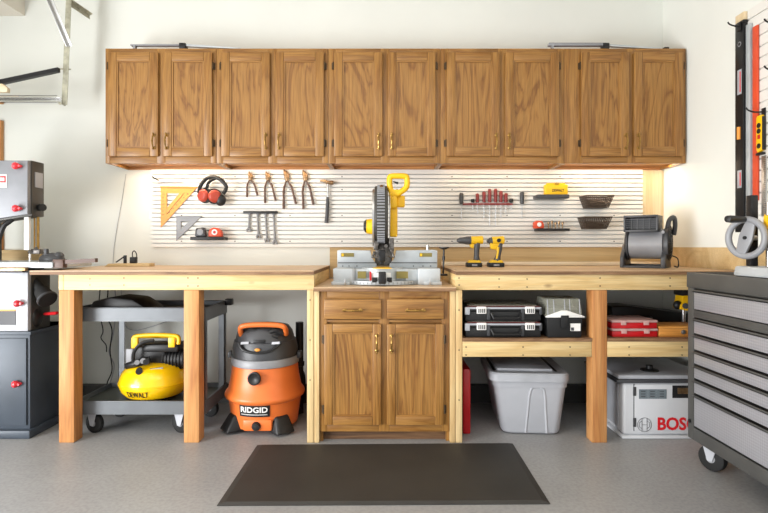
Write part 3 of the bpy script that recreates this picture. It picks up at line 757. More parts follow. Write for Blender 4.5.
part('carry_handle', B().tube(smooth([(xb_+.02, yc-.03, zc+.10), (xb_+.03, yc-.01, zc+.155), (xb_+.055, yc+.02, zc+.17), (xb_+.06, yc+.04, zc+.12), (xb_+.05, yc+.05, zc+.06)], 4), .016, 10), DGREY, root)
xo0, xo1 = X(624.6, y0), X(661, y0); zo0, zo1 = Z(231.5, y0), Z(214.5, y0); t = .014
ob = B().box(xo0, xo0+t, y0, y0+.2, zo0, zo1, .003).box(xo1-t, xo1, y0, y0+.2, zo0, zo1, .003).box(xo0, xo1, y0, y0+.2, zo1-t, zo1, .004).box(xo0, xo1, y0, y0+.05, zo0, zo0+t, .003).box(xo0+t, xo1-t, y0+.10, y0+.2, zo0, zo1-t)
ou = part('outlet', ob, DGREY, root)
b = B()
for i in range(1, 6): z = zo0+t+(zo1-zo0-2*t)*i/6; b.box(xo0+t, xo1-t, y0+.006, y0+.016, z-.002, z+.002)
for i in range(1, 5): x = xo0+t+(xo1-xo0-2*t)*i/5; b.box(x-.002, x+.002, y0+.004, y0+.02, zo0+t, zo1-t)
part('outlet_grille', b, DGREY, ou)
b = B().prism([(X(620.5, y0), y0, zb_), (X(620.5, y0), y0+.26, zb_), (X(620.5, y0), yc+.04, zc), (X(620.5, y0), yc-.04, zc), (X(620.5, y0), y0+.005, zb_+.07)], (.026, 0, 0), .004)
part('stand_leg', b, DGREY, root)
b = B().prism([(xb_-.01, y0, zb_), (xb_-.01, y0+.26, zb_), (xb_-.01, yc+.04, zc-.02), (xb_-.01, yc-.04, zc-.02), (xb_-.01, y0+.005, zb_+.07)], (.032, 0, 0), .004)
part('stand_leg', b, DGREY, root)
part('stand_foot', B().box(X(620.5, y0)+.02, xb_-.005, y0+.005, y0+.05, zb_, zb_+.014, .003).box(X(620.5, y0)+.02, xb_-.005, y0+.2, y0+.255, zb_, zb_+.02, .003), DGREY, root)
part('power_cord', B().tube(smooth([(xb_+.03, yc+.06, zb_+.08), (xb_+.075, yc+.05, zb_+.06), (xb_+.085, yc+.0, zb_+.009), (xb_+.05, yc+.08, zb_+.009)], 5), .0045, 6), BLACK, root)
root.rotation_euler = (0, 0, R(-36)); root.scale = (.88, 1, 1); root.location.x += .078
part('screw_knob', B().cyl((xb_+.004, yc-.1, zc+.075), (xb_+.004, yc-.112, zc+.075), .010, n=12), MGREY, root)

# ------------------------------------------------------------------ board with black hardware at the left end of the bench
y0 = 3.55; zb_ = BT+.0005
root = thing('wooden_board', 'flat wooden board with black plug and bracket lying on the left workbench', 'board', (X(127, y0), y0+.05, zb_))
part('board', B().hexa([(X(104,y0),y0,zb_),(X(149,y0),y0,zb_),(X(149,y0),y0+.09,zb_),(X(107,y0),y0+.09,zb_),(X(108,y0),y0+.004,zb_+.020),(X(149,y0),y0+.004,zb_+.022),(X(149,y0),y0+.09,zb_+.022),(X(111,y0),y0+.09,zb_+.020)], .002), TAN, root)
ym = y0+.04
part('bracket', B().tube([P(116, 262.3, ym), P(120, 259.5, ym), P(125, 256, ym)], .005, 6).box(X(124, ym), X(126.3, ym), ym-.01, ym+.01, zb_+.021, Z(255.3, ym), .002), BLACKM, root)
part('plug', B().box(X(130.5, ym), X(136.5, ym), ym-.015, ym+.02, zb_+.022, Z(257, ym), .004).tube(smooth([P(132.5, 257.5, ym), P(132.5, 252.5, ym), P(134.5, 251, ym), P(136.5, 254, ym), P(136.7, 258, ym)], 4), .004, 6), BLACK, root)
solo('wall_cable', B().tube(smooth([P(126, 174, DW-.006), P(122, 200, DW-.006), P(117.5, 225, DW-.006), P(114, 248, DW-.006), P(113, 263.5, DW-.006)], 5), .0022, 5), LGREY, 'thin grey cord running up the wall above the wooden board', 'cord')

# ------------------------------------------------------------------ band saw
yb0 = 3.07
root = thing('band_saw', 'grey upright band saw with red knobs on a dark cabinet stand at the left edge', 'band saw', (-2.4, 3.2, 0))
xr_ = X(30, yb0); xlft = -2.72
b = B().box(xlft, xr_, yb0, yb0+.42, .05, Z(331.5, yb0), .004).box(xlft, xr_+.008, yb0-.006, yb0+.42, Z(335, yb0), Z(331.5, yb0), .002)
part('stand', b, STAND, root)
part('stand_base', B().box(xlft, X(33, yb0), yb0-.03, yb0+.42, .0, .05, .008), STAND, root)
dr = part('stand_door', B().box(xlft+.02, X(27.5, yb0), yb0-.012, yb0-.0005, .075, Z(338, yb0), .003), STAND, root)
def knob(px, py, d, parent):
    c = P(px, py, d)
    part('knob', B().cyl(c+Vector((.018,.012,0)), c+Vector((.018,-.014,0)), .007, n=8).lathe(c, (-.75,-.66,.05), [(.010,-.018),(.014,-.008),(.020,.0),(.021,.014),(.012,.024),(0,.026)], 14), REDK, parent, 'red knob')
knob(16.5, 384, yb0-.027, dr)
dl = Z(212, yb0)
# head
hb = part('wheel_housing', B().prism([(xlft, yb0, Z(160.5, yb0)), (X(27.5, yb0), yb0, Z(160.5, yb0)), (X(27.5, yb0), yb0, Z(214, yb0)), (xlft, yb0, Z(229, yb0))], (0, .03, 0), .003), SAWG, root)
part('wheel_cover', B().prism([(xlft, yb0+.0305, Z(159.6, yb0)), (X(28.4, yb0), yb0+.0305, Z(159.6, yb0)), (X(28.4, yb0), yb0+.0305, Z(215.5, yb0)), (xlft, yb0+.0305, Z(230.5, yb0))], (0, .11, 0), .003), SAWD, root, 'dark back shell')
part('side_plate', B().box(X(28.4, yb0)+.0005, X(28.4, yb0)+.004, yb0+.055, yb0+.125, Z(188, yb0+.1), Z(173, yb0+.1), .001), LGREY, root)
knob(17, 166, yb0-.022, hb); knob(17, 208.5, yb0-.022, hb)
lb = part('label_plate', B().pbox(-8, 6.8, 174.5, 187.5, yb0-.003, yb0-.0003, .0005), PAPER, hb)
part('label_print', B().pbox(-8, 5.6, 176, 177.6, yb0-.0045, yb0-.0031).pbox(-8, 5.6, 181, 182.6, yb0-.0045, yb0-.0031).pbox(4.3, 5.6, 177.6, 181, yb0-.0045, yb0-.0031), BOSR, hb)
part('tension_knob', B().cyl(P(40, 207.5, yb0+.09), P(43, 207.5, yb0+.07), .022, n=12).cyl(P(37, 211, yb0+.09), P(40, 207.5, yb0+.09), .008, n=8), BLACK, root)
ya = yb0+.11
part('guide_post', B().pbox(24, 28.5, 212, 250, ya-.06, ya-.04, .001), WHITEP, root)
part('guide_rod', B().cyl(P(38, 214, ya), P(38, 252, ya), .008, n=10).cyl(P(34.6, 214, ya+.02), P(34.6, 250, ya+.02), .005, n=8), BRASS, root)
part('blade_guide', B().pbox(28.5, 39.5, 249, 254, ya-.02, ya+.02, .004).cyl(P(30, 252, ya-.03), P(30, 252, ya+.01), .012, n=10).cyl(P(36, 248.5, ya-.03), P(36, 248.5, ya+.01), .010, n=10), PIV, root)
part('blade', B().pbox(29, 29.9, 216, 262, ya+.0, ya+.012), STEEL, root)
part('lift_handle', B().tube(smooth([P(13, 219, yb0+.05), P(9, 222, yb0+.04), P(4, 226, yb0+.03), P(1, 233, yb0+.03), P(-2, 243, yb0+.03)], 4), .014, 8), BLACK, root)
part('column', B().box(xlft-.1, X(-22, yb0+.1), yb0+.14, yb0+.3, Z(331, yb0), Z(180, yb0), .006), SAWD, root)
yt = 2.98
tb = part('table', B().box(-2.78, X(52.5, yt), yt, yt+.40, Z(268, yt), Z(262.3, yt), .004), ALU, root)
part('fence', B().pbox(52.5, 63, 259.5, 268, yt+.01, yt+.05, .002).prism([P(62, 260, yt+.02), P(95, 258.3, yt+.02), P(95, 262.3, yt+.02), P(62, 264, yt+.02)], (0, .03, 0)), BROWNH, root)
part('fence_rail', B().pbox(-15, 25, 267.5, 271, yt-.03, yt-.002, .002), BRZ, tb)
part('miter_gauge', B().ball(P(52, 259.5, yt+.16), .075, .05, .042).cyl(P(46.3, 257, yt+.14), P(46.3, 248.8, yt+.14), .013, n=12).ball(P(59, 256, yt+.16), .028, .03, .026), DGREY, root)
part('table_trunnion', B().pbox(-4, 22, 268.5, 273, yt+.1, yt+.3), BLACKM, root)
# lower body
lo_ = part('lower_housing', B().box(xlft, X(27.8, yb0), yb0-.0, yb0+.03, Z(331.3, yb0), Z(272.5, yb0), .004), SAWL, root)
part('lower_cover', B().box(xlft, X(28.4, yb0), yb0+.0305, yb0+.2, Z(331.3, yb0), Z(270.5, yb0), .004), SAWD, root, 'dark back shell')
knob(18.5, 303.5, yb0-.022, lo_)
part('data_plate', B().pbox(-8, 15.5, 311, 325, yb0-.003, yb0-.0003), BLACKM, lo_)
part('data_plate_stripe', B().pbox(-8, 15.5, 309.5, 311, yb0-.003, yb0-.0003), ORASQ, lo_)
part('dust_port', B().tube([P(29, 276, yb0+.08), P(36, 284, yb0+.07), P(42, 292, yb0+.055)], [.030, .030, .032], 14).cyl(P(41.5, 291, yb0+.055), P(48, 300, yb0+.02), .040, .052, 18), RUBBER, root)
part('dust_port_rim', B().lathe(P(48, 300, yb0+.02), P(48, 300, yb0+.02)-P(41.5, 291, yb0+.055), [(.053, -.018),(.056, -.016),(.056, -.006),(.053, -.004)], 20), DGREY, root)
part('motor_switch', B().ball(P(36, 318, yb0+.08), .03, .05, .06), BLACK, root)
part('release_lever', B().cyl(P(45, 314, yb0+.11), P(57, 313, yb0+.06), .010, n=10), RED, root)
part('lever_rod', B().cyl(P(36, 314.5, yb0+.14), P(45.5, 314, yb0+.11), .005, n=8), BLACKM, root)

# ------------------------------------------------------------------ cart and what stands on it
yc0, yc1 = 3.10, 3.52
cx0, cx1 = -1.88, X(205.5, yc0)
root = thing('utility_cart', 'grey two-shelf utility cart on black casters under the left workbench', 'cart', ((cx0+cx1)/2, (yc0+yc1)/2, 0))
def tray(zt, zb, name):
    t = .004; b = B().m(0)
    b.box(cx0, cx1, yc0, yc0+t, zb, zt).box(cx0, cx1, yc1-t, yc1, zb, zt).box(cx0, cx0+t, yc0+t, yc1-t, zb, zt).box(cx1-t, cx1, yc0+t, yc1-t, zb, zt)
    b.box(cx0, cx1, yc0-.004, yc0+.012, zt-.006, zt, .002).box(cx0, cx1, yc1-.012, yc1+.004, zt-.006, zt, .002).box(cx1-.012, cx1+.004, yc0, yc1, zt-.006, zt, .002)
    b.m(1).box(cx0+t, cx1-t, yc0+t, yc1-t, zt-.035, zt-.030)
    return part(name, b, [CARTG, CARTD], root)
T1, T0 = Z(307.5, yc0), Z(321.5, yc0); U1, U0 = Z(401, yc0), Z(414.5, yc0)
tray(T1, T0, 'top_tray'); tray(U1, U0, 'bottom_tray')
for xq in (cx0+.004, cx1-.044):
    for y in (yc0+.005, yc1-.045):
        x = xq+.07 if (xq < -1.5 and y > 3.3) else xq
        b = B().box(x, x+.04, y, y+.004, U1-.03, T1-.001).box(x if x < -1.4 else x+.036, x+.004 if x < -1.4 else x+.04, y, y+.04, U1-.03, T1-.001)
        part('leg', b, CARTG, root)
b = B().tube(smooth([(cx1-.02, yc1-.05, T1+.005), (cx1+.06, yc1-.05, T1+.012), (cx1+.10, yc1-.06, T1+.010)], 3), .013, 8).tube(smooth([(cx1-.02, yc0+.06, T1+.005), (cx1+.06, yc0+.2, T1+.012), (cx1+.10, yc1-.06, T1+.010)], 3), .013, 8)
part('handle', B().box(cx1-.002, cx1+.045, yc1-.05, yc1+.004, T1-.03, T1+.012, .006), BLACK, root)
def caster(parent, x, y, r, w, top, fork_mat, tilt=0.0):
    c = Vector((x, y, r)); ax = Vector((math.cos(tilt), math.sin(tilt), 0))
    wh = part('caster', B().lathe(c-ax*w/2, ax, [(r*.8,0),(r*.97,.004),(r,w*.25),(r,w*.75),(r*.97,w-.004),(r*.8,w)], 24), RUBBER, parent)
    part('caster_hub', B().lathe(c-ax*(w/2+.001), ax, [(r*.28,0),(r*.42,.002),(r*.42,w),(r*.28,w+.002)], 16), MGREY, wh)
    f = B(); side = Vector((-ax.y, ax.x, 0))
    for s in (-1, 1):
        o = c+ax*s*(w/2+.005)
        f.prism([o+side*.012-Vector((0,0,.012)), o-side*.012-Vector((0,0,.012)), o-side*.035+Vector((0,0,top-r-.002)), o+side*.035+Vector((0,0,top-r-.002))], ax*s*.003)
    f.box(x-.04, x+.04, y-.035, y+.035, top-.006, top-.0005)
    part('caster_fork', f, fork_mat, wh)
for x, y in ((X(93.5, 3.14), 3.155), (X(180.5, 3.14), 3.155), (X(93.5, 3.14), 3.45), (cx1-.09, 3.45)):
    caster(root, x, y, .060, .034, U0, LGREY, R(72))

ct = Vector((X(154.5, 3.29), 3.30, U1-.029))
root = thing('air_compressor', 'yellow pancake air compressor on the bottom shelf of the grey cart', 'compressor', tuple(ct))
zt_ = .375-ct.z
tk = part('tank', B().lathe(ct, (0,0,1), [(.10,.02),(.17,.025),(.198,.055),(.211,.09),(.213,.105),(.211,.12),(.195,.165),(.16,.205),(.10,.225),(.0,.23)], 48), YELT, root)
part('tank_seam', B().lathe(ct, (0,0,1), [(.212,.100),(.2155,.102),(.2155,.108),(.212,.110)], 48), YELT, tk)
part('rubber_foot', B().cyl(ct+Vector((-.09,-.06,.0005)), ct+Vector((-.09,-.06,.03)), .02, n=12).cyl(ct+Vector((.09,-.06,.0005)), ct+Vector((.09,-.06,.03)), .02, n=12).cyl(ct+Vector((0,.1,.0005)), ct+Vector((0,.1,.03)), .02, n=12), RUBBER, tk)
def warp_cyl(c, r, phi0, z):
    def f(u, w, n):
        a = phi0+u/r; rr = r+n; return (c.x+rr*math.sin(a), c.y-rr*math.cos(a), z+w)
    return f
def warp_tank(u, w, n):
    a = R(-24)+u/.212; hh = .046+w; rr = .190+(.211-.190)*min(1, max(0, (hh-.045)/.045))+.004+n
    return (ct.x+rr*math.sin(a), ct.y-rr*math.cos(a), ct.z+hh)
text('black_lettering', 'DEWALT', BLACK, tk, (0,0,0), (1,0,0), (0,0,1), .138, .036, .002, warp_tank, bold=.004)
ym = 3.22
b = B().cyl(P(160, 358.5, ym+.08), P(186, 358.5, ym+.08), .062, n=24)
for i in range(6): b.lathe(P(166+3.2*i, 358.5, ym+.08), (1,0,0), [(.062,0),(.07,.002),(.07,.006),(.062,.008)], 20)
part('motor', b, BLACK, root)
part('pump', B().pbox(133, 165, 345.5, 365, ym+.02, ym+.16, .015), BLACK, root)
part('shroud', B().pbox(141, 178, 344.5, 352.5, ym+.0, ym+.15, .015), BLACK, root)
part('regulator', B().tube(smooth([P(127.5, 366, ym-.02), P(136, 363.5, ym-.05), P(150, 359.5, ym-.03)], 4), .022, 10).cyl(P(139, 371.5, ym-.10), P(139.5, 370.5, ym-.05), .020, n=14).cyl(P(146, 362, ym-.08), P(146, 362, ym-.02), .018, n=12), BLACK, root)
part('gauge', B().cyl(P(143, 361, ym-.085), P(143, 361, ym-.05), .017, n=14).cyl(P(137, 362.5, ym-.085), P(137, 362.5, ym-.05), .015, n=14), MGREY, root)
part('coupler', B().cyl(P(146, 373, ym-.07), P(152, 369.5, ym-.06), .010, n=10).cyl(P(152, 369.5, ym-.06), P(163, 368, ym-.04), .007, n=10), STEEL, root)
part('cord_wrap', B().tube(smooth([P(133, 362, ym-.03), P(134, 352, ym-.03), P(142, 343, ym-.03), P(154, 340.5, ym-.02)], 5), .011, 8), BLACK, root)
part('switch_box', B().pbox(125.5, 132.5, 349, 366, ym+.01, ym+.06, .004), LGREY, root)
part('roll_handle', B().tube(smooth([P(133.5, 348, ym), P(133.5, 339, ym), P(136, 336.3, ym), P(145, 335.2, ym), P(157, 334.8, ym), P(168, 335.2, ym), P(176.5, 336, ym), P(179, 338.5, ym), P(178.5, 344, ym)], 3), .013, 10).pbox(131, 137.5, 337.5, 348.5, ym-.012, ym+.012, .004).pbox(168, 174.5, 337.5, 347.5, ym-.012, ym+.012, .004), YEL, root)
part('roll_handle', B().tube([P(133.5, 339, ym+.13), P(136, 336.5, ym+.13), P(176, 336.5, ym+.13), P(178.5, 340, ym+.13), P(178.5, 346, ym+.13)], .012, 8), YEL, root)

zs = T1-.029
b = B().prism([(X(100, 3.3), 3.16, zs), (X(160, 3.3), 3.16, zs), (X(143, 3.3), 3.16, zs+.07), (X(122, 3.3), 3.16, zs+.085), (X(105, 3.3), 3.16, zs+.06)], (0, .24, 0), .012)  # low black mound shape on the top tray
solo('black_mound', b, BLACK, 'low black mound on the top tray of the grey cart', 'mound')

def cord(name, pts, r, mat, label):
    return solo(name, B().tube(smooth(pts, 6), r, 6), mat, label, 'cord', 'cords hanging behind the cart')
yw = 3.66
cord('hanging_cord', [P(100, 290, yw), P(99, 310, yw), P(103, 330, yw), P(101, 338, yw), P(106, 345, yw), P(106.5, 352, yw)], .004, BLACK, 'short black cord looped behind the cart, leftmost of the hanging cords')
yw = 3.70
cord('hanging_cord', [P(108, 290, yw), P(107, 315, yw), P(112, 330, yw), P(110, 350, yw), P(112, 370, yw), P(107, 384, yw), P(108, 398, yw)], .0045, BLACKM, 'dark cord hanging from the bench down behind the cart to the floor')
yw = 3.73
cord('hanging_cord', [P(115, 290, yw), P(116, 310, yw), P(113, 335, yw), P(109, 352, yw), P(114, 365, yw), P(111, 380, yw), P(105, 396, yw)], .004, LGREY, 'pale cord hanging between the dark cords behind the cart')
cord('loose_cable', [P(176, 318, DW-.02), P(150, 327, DW-.02), P(133, 330, DW-.02), P(124, 322, DW-.02), P(121, 290, DW-.02)], .0025, LGREY, 'thin pale cord sagging along the wall behind the cart')

# ------------------------------------------------------------------ shop vacuum
c = Vector((X(265, 3.29), 3.30, 0))
root = thing('shop_vacuum', 'orange and dark grey wet dry vacuum standing left of the base cabinet', 'vacuum', tuple(c))
tank = part('tank', B().lathe(c, (0,0,1), [(.19,.028),(.205,.03),(.214,.10),(.226,.185),(.246,.200),(.250,.212),(.246,.226),(.228,.250),(.214,.32),(.205,.398),(.19,.40)], 56), ORA, root)
part('rim_band', B().lathe(c, (0,0,1), [(.2,.399),(.212,.402),(.214,.43),(.206,.447),(.19,.448)], 56), MGREY, root)
hd = part('power_head', B().lathe(c, (0,0,1), [(.19,.4485),(.204,.450),(.203,.50),(.192,.548),(.184,.552),(.172,.60),(.150,.632),(.08,.645),(0,.648)], 48), DGREY, root)
yv = c.y-.16
b = B().tube(smooth([P(241.5, 335, yv+.05), P(240.5, 328, yv), P(246, 325.5, yv-.01), P(262, 324.6, yv-.01), P(279, 325.3, yv-.01), P(285, 328, yv), P(286, 334, yv+.05)], 4), .016, 10)
part('carry_handle', b, ORA, hd)
part('cord_bundle', B().tube(smooth([P(247, 333, yv+.03), P(256, 331, yv+.02), P(266, 333.5, yv+.02), P(276, 330.5, yv+.02), P(283, 333, yv+.03)], 4), .016, 8).tube(smooth([P(249, 337, yv+.02), P(262, 335, yv+.01), P(278, 337, yv+.02)], 4), .013, 8), BLACK, hd)
for px in (244.5, 275.5):
    part('head_label', B().hexa([P(px-4, 344.5, yv-.023), P(px+4, 344, yv-.028), P(px+4, 344, yv-.0), P(px-4, 344.5, yv-.0), P(px-3.6, 342, yv-.018), P(px+4.2, 341.6, yv-.023), P(px+4.2, 341.6, yv), P(px-3.6, 342, yv)]), LGREY, hd)
part('switch_recess', B().tube(smooth([P(239, 343, yv-.01), P(243, 350, yv-.03), P(256, 353, yv-.04), P(270, 351, yv-.035), P(281, 343, yv-.01)], 4), .009, 8).pbox(253, 265, 340, 343.5, yv-.024, yv+.02, .004), BLACK, hd)
part('switch', B().ball(P(257.5, 350, yv-.045), .018, .01, .010), ORASQ, hd)
part('latch', B().box(c.x-.232, c.x-.208, c.y-.03, c.y+.03, .43, .47, .004).box(c.x+.208, c.x+.232, c.y-.03, c.y+.03, .43, .47, .004), DGREY, root)
po = Vector((X(253.6, 3.05), 3.075, Z(379.5, 3.05))); ax = Vector((-.15, -1, 0))
part('hose_port', B().lathe(po, ax, [(.040, 0), (.040, .014), (.034, .016), (.030, .012), (.0, .008)], 24), BLACK, tank)
pl = B(); a0, a1 = R(-27.5), R(25.5)
def arcplate(b, c, r, a0, a1, z0, z1, th, n=14):
    for i in range(n):
        t0, t1 = a0+(a1-a0)*i/n, a0+(a1-a0)*(i+1)/n
        q = lambda t, rr, z: (c.x+rr*math.sin(t), c.y-rr*math.cos(t), z)
        b.hexa([q(t0,r,z0), q(t1,r,z0), q(t1,r-.02,z0), q(t0,r-.02,z0), q(t0,r+th,z1), q(t1,r+th,z1), q(t1,r-.02,z1), q(t0,r-.02,z1)])
zl0, zl1 = .118, .188
arcplate(pl, c, .2225, R(-29), R(20), zl0, zl1, .006)
plate = part('name_plate', pl, BLACK, tank)
text('white_lettering', 'RIDGID', WHITEP, plate, (0,0,0), (1,0,0), (0,0,1), .166, .034, .0022, lambda u, w, n: ((c.x+(.2262+w*.085+n)*math.sin(R(-25.5)+u/.2262)), c.y-(.2262+w*.085+n)*math.cos(R(-25.5)+u/.2262), .145+w), bold=.02)
ub = B(); arcplate(ub, c, .2245, R(-25.5), R(16), .130, .1335, .0012); part('underline', ub, WHITEP, plate)
b = B()
for s, a in ((-1, R(-52)), (1, R(40)), (-1, R(-140)), (1, R(140))):
    d_ = Vector((math.sin(a), -math.cos(a), 0)); e_ = Vector((math.cos(a), math.sin(a), 0)); o = c+d_*.17
    ft = B().hexa([o-e_*.075+Vector((0,0,.014)), o+e_*.075+Vector((0,0,.014)), o+d_*.11+e_*.062+Vector((0,0,.014)), o+d_*.11-e_*.062+Vector((0,0,.014)),
                   o-e_*.05+Vector((0,0,.125)), o+e_*.05+Vector((0,0,.125)), o+d_*.055+e_*.04+Vector((0,0,.105)), o+d_*.055-e_*.04+Vector((0,0,.105))], .012, 3)
    f = part('caster_foot', ft, BLACK, root)
    part('caster_wheel', B().cyl(o+d_*.06-e_*.015+Vector((0,0,.0205)), o+d_*.06+e_*.015+Vector((0,0,.0205)), .02, n=14), RUBBER, f)
part('drain_cap', B().lathe(Vector((X(256, 3.08), c.y-.205, .062)), (0,-1,0), [(.03,0),(.026,.02),(.020,.03),(0,.032)], 18), BLACK, tank)
part('drain_boss', B().box(X(243, 3.09), X(272, 3.09), c.y-.216, c.y-.16, .030, .100, .012), ORA, tank)

wx, wy = X(299.3, 3.54), 3.55
b = B().cyl((wx, wy, .002), (wx, wy, Z(322, wy)), .027, n=18).lathe((wx, wy, Z(366, wy)), (0,0,1), [(.027,0),(.034,.004),(.034,.03),(.027,.034)], 18)
root = solo('extension_wand', b, BLACK, 'black vacuum extension tube standing upright behind the orange vacuum', 'tube')
b = B().tube(smooth([(wx-.15, wy+.10, .03), (wx-.02, wy+.12, .03), (wx+.0, wy+.08, .1), (wx-.0, wy+.07, .24), (wx-.06, wy+.08, .29)], 6), .026, 12)
solo('vacuum_hose', b, BLACK, 'black corrugated hose on the floor behind the orange vacuum', 'hose')

# ------------------------------------------------------------------ under and on the right bench
root = thing('storage_tote', 'grey plastic storage tote with a silver lid on the floor under the shelf', 'tote', (X(533, 3.3), 3.35, 0))
ya, yb_ = 3.11, 3.62
xl0, xl1 = X(503, ya), X(560.5, ya); xt0, xt1 = X(494.5, ya-.03), X(568, ya-.03); zt_ = Z(381, ya-.02)
b = B(); t = .02
lo = [(xl0, ya, .001), (xl1, ya, .001), (xl1, yb_-.04, .001), (xl0, yb_-.04, .001)]
up = [(xt0, ya-.03, zt_), (xt1, ya-.03, zt_), (xt1, yb_, zt_), (xt0, yb_, zt_)]
def tub_loop(h, g=0.0, r=.05):
    return rrect(xl0+(xt0-xl0)*h+g, xl1+(xt1-xl1)*h-g, ya-.03*h+g, yb_-.04+.04*h-g, max(.001, zt_*h), r)
b.loft([tub_loop(0, .02), tub_loop(.025, .006), tub_loop(.06), tub_loop(.88), tub_loop(.885, -.006), tub_loop(1, -.006)])
def fr(u, h):   # point on the tilted front face
    return Vector((xl0+(xl1-xl0)*u+((xt0-xl0)*(1-u)+(xt1-xl1)*u)*h, ya-.03*h, zt_*h))
part('tub', b, TOTE, root)
g = B()
for path in ([(.40,.04),(.45,.45),(.49,.80),(.55,.90),(.63,.90),(.69,.80),(.72,.45),(.76,.04)],):
    g.tube(smooth([fr(u, h)+Vector((0,.004,0)) for u, h in path], 5), .009, 8)
g.hexa([fr(.44,.04)+Vector((0,.012,0)), fr(.73,.04)+Vector((0,.012,0)), fr(.73,.04)+Vector((0,.03,0)), fr(.44,.04)+Vector((0,.03,0)), fr(.53,.86)+Vector((0,-.003,0)), fr(.65,.86)+Vector((0,-.003,0)), fr(.65,.86)+Vector((0,.03,0)), fr(.53,.86)+Vector((0,.03,0))])
part('moulded_rib', g, TOTE, root)
x0, x1 = X(491, ya-.04), X(570.5, ya-.04)
z9 = Z(373.5, ya-.04)
b = B().loft([rrect(x0, x1, ya-.052, yb_+.015, zt_+.0005, .06), rrect(x0, x1, ya-.052, yb_+.015, z9-.010, .06), rrect(x0+.008, x1-.008, ya-.044, yb_+.007, z9, .055)])
root.rotation_euler = (0, 0, R(-4)); root.location.x += .017
lid = part('lid', b, LGREY, root)
zl = Z(373.5, ya-.04)
part('lid_panel', B().box(x0+.05, x1-.09, ya+.02, yb_-.03, zl-.004, zl+.014, .006), LGREY, lid)
for q in (x1-.080, x0+.025): part('lid_groove', B().box(q, q+.016, ya+.01, yb_-.01, zl-.003, zl+.003, .001), BLACK, lid)

xr0, xr1 = X(462.8, 3.12), X(470.8, 3.12)
solo('red_case', B().box(xr0, xr1, 3.12, 3.50, .0005, Z(369, 3.12), .010), RED, 'narrow red case standing upright on the floor beside the grey tote', 'case')

yk = 3.005
zs = ST+.0005
def organizer(z, label):
    root = thing('organizer_case', label, 'case', (X(502, yk), yk+.15, z), 'black organizer cases')
    x0, x1 = X(465.5, yk), X(541.5, yk); h = .0935
    part('shell', B().box(x0, x1, yk+.006, yk+.34, z, z+h*.62, .008), BLACK, root)
    part('lid', B().box(x0-.004, x1+.004, yk, yk+.345, z+h*.62+.0005, z+h-.006, .006), BLACK, root)
    part('lid_window', B().box(x0+.02, x1-.02, yk+.02, yk+.33, z+h-.0065, z+h-.001, .002), CLEAR, root)
    part('lid_edge', B().box(x0+.002, x1-.002, yk-.004, yk-.0005, z+h-.022, z+h-.011, .001), LGREY, root)
    part('lid_seal', B().box(x0+.01, x1-.01, yk+.001, yk+.006, z+h-.0065, z+h-.0045), SDR, root)
    part('corner_guard', B().box(x0-.004, x0+.026, yk-.006, yk+.02, z+h*.42, z+h*.88, .004), LGREY, root)
    part('corner_guard', B().box(x1-.012, x1+.004, yk-.004, yk+.02, z+h*.42, z+h*.88, .004), DGREY, root)
    for px in (476.6, 525):
        a, c = X(px, yk), X(px+9.5, yk)
        lt = part('latch', B().box(a, c, yk-.012, yk+.0, z+h*.48, z+h*.93, .003), PAPER, root)
        bb = B()
        for k in range(4): q = a+(c-a)*(.2+.2*k); bb.box(q-.003, q+.003, yk-.0135, yk-.0118, z+h*.55, z+h*.8)
        part('latch_slot', bb, DGREY, lt)
    b = B().tube([(X(491, yk), yk-.002, z+h*.52), (X(493, yk), yk-.016, z+h*.22), (X(519, yk), yk-.016, z+h*.22), (X(521, yk), yk-.002, z+h*.52)], .007, 8)
    part('handle', b, BLACK, root)
    for px in (488.5, 522.5): part('handle_mount', B().box(X(px, yk)-.009, X(px, yk)+.009, yk-.006, yk+.006, z+.01, z+h*.8, .003), DGREY, root)
organizer(zs, 'black organizer case with pale latches, lower of the two stacked on the shelf')
organizer(zs+.0945, 'black organizer case with pale latches, on top of the stack of two')

yk = 3.0
root = thing('tackle_box', 'black tackle box with a clear ribbed lid on the shelf beside the organizer cases', 'tackle box', (X(565, yk), yk+.1, zs))
x0, x1 = X(546.5, yk), X(583, yk); zm, zt_ = Z(317.5, yk), Z(298.5, yk+.02)
part('tub', B().hexa([(x0+.008,yk,zs),(x1-.008,yk,zs),(x1-.008,yk+.22,zs),(x0+.008,yk+.22,zs),(x0,yk,zm),(x1,yk,zm),(x1,yk+.22,zm),(x0,yk+.22,zm)], .006), BLACK, root)
b = B().prism([(x0-.006, yk-.008, zm+.0005), (x1+.008, yk-.008, zm+.0005), (x1+.008, yk-.008, zm+.008), ((x0+x1)/2+.01, yk-.008, zm+.042), ((x0+x1)/2-.02, yk-.008, zm+.042), (x0-.006, yk-.008, zm+.008)], (0, .012, 0), .002)
part('lid_front', b, PAPER, root)
L = part('lid', B().hexa([(x0-.002,yk+.006,zm+.001),(x1+.002,yk+.006,zm+.001),(x1+.002,yk+.22,zm+.001),(x0-.002,yk+.22,zm+.001),(x0+.004,yk+.02,zt_),(x1-.008,yk+.02,zt_),(x1-.008,yk+.21,zt_),(x0+.004,yk+.21,zt_)], .008), CLEAR, root)
for u in (.05, .22, .52, .66, .93):
    b = B(); x = x0+(x1-x0)*u; b.prism([(x-.0025, yk+.0045, zm+.01), (x+.0025, yk+.0045, zm+.01), (x+.0025, yk+.0175, zt_-.006), (x-.0025, yk+.0175, zt_-.006)], (0, .003, 0))
    part('lid_rib', b, LGREY, L)
part('latch', B().pbox(561, 569, 315.5, 328.5, yk-.014, yk-.0085, .003), BLACK, root)
part('sticker', B().pbox(570.5, 580.5, 323.5, 331, yk-.0022, yk-.0003), PAPER, root)
part('sticker_mark', B().pbox(571, 574, 327.5, 330.6, yk-.0034, yk-.0023), DGREY, root)
part('tray', B().box(x0+.02, x1-.02, yk+.04, yk+.18, zm+.012, zm+.05, .004), MGREY, L)

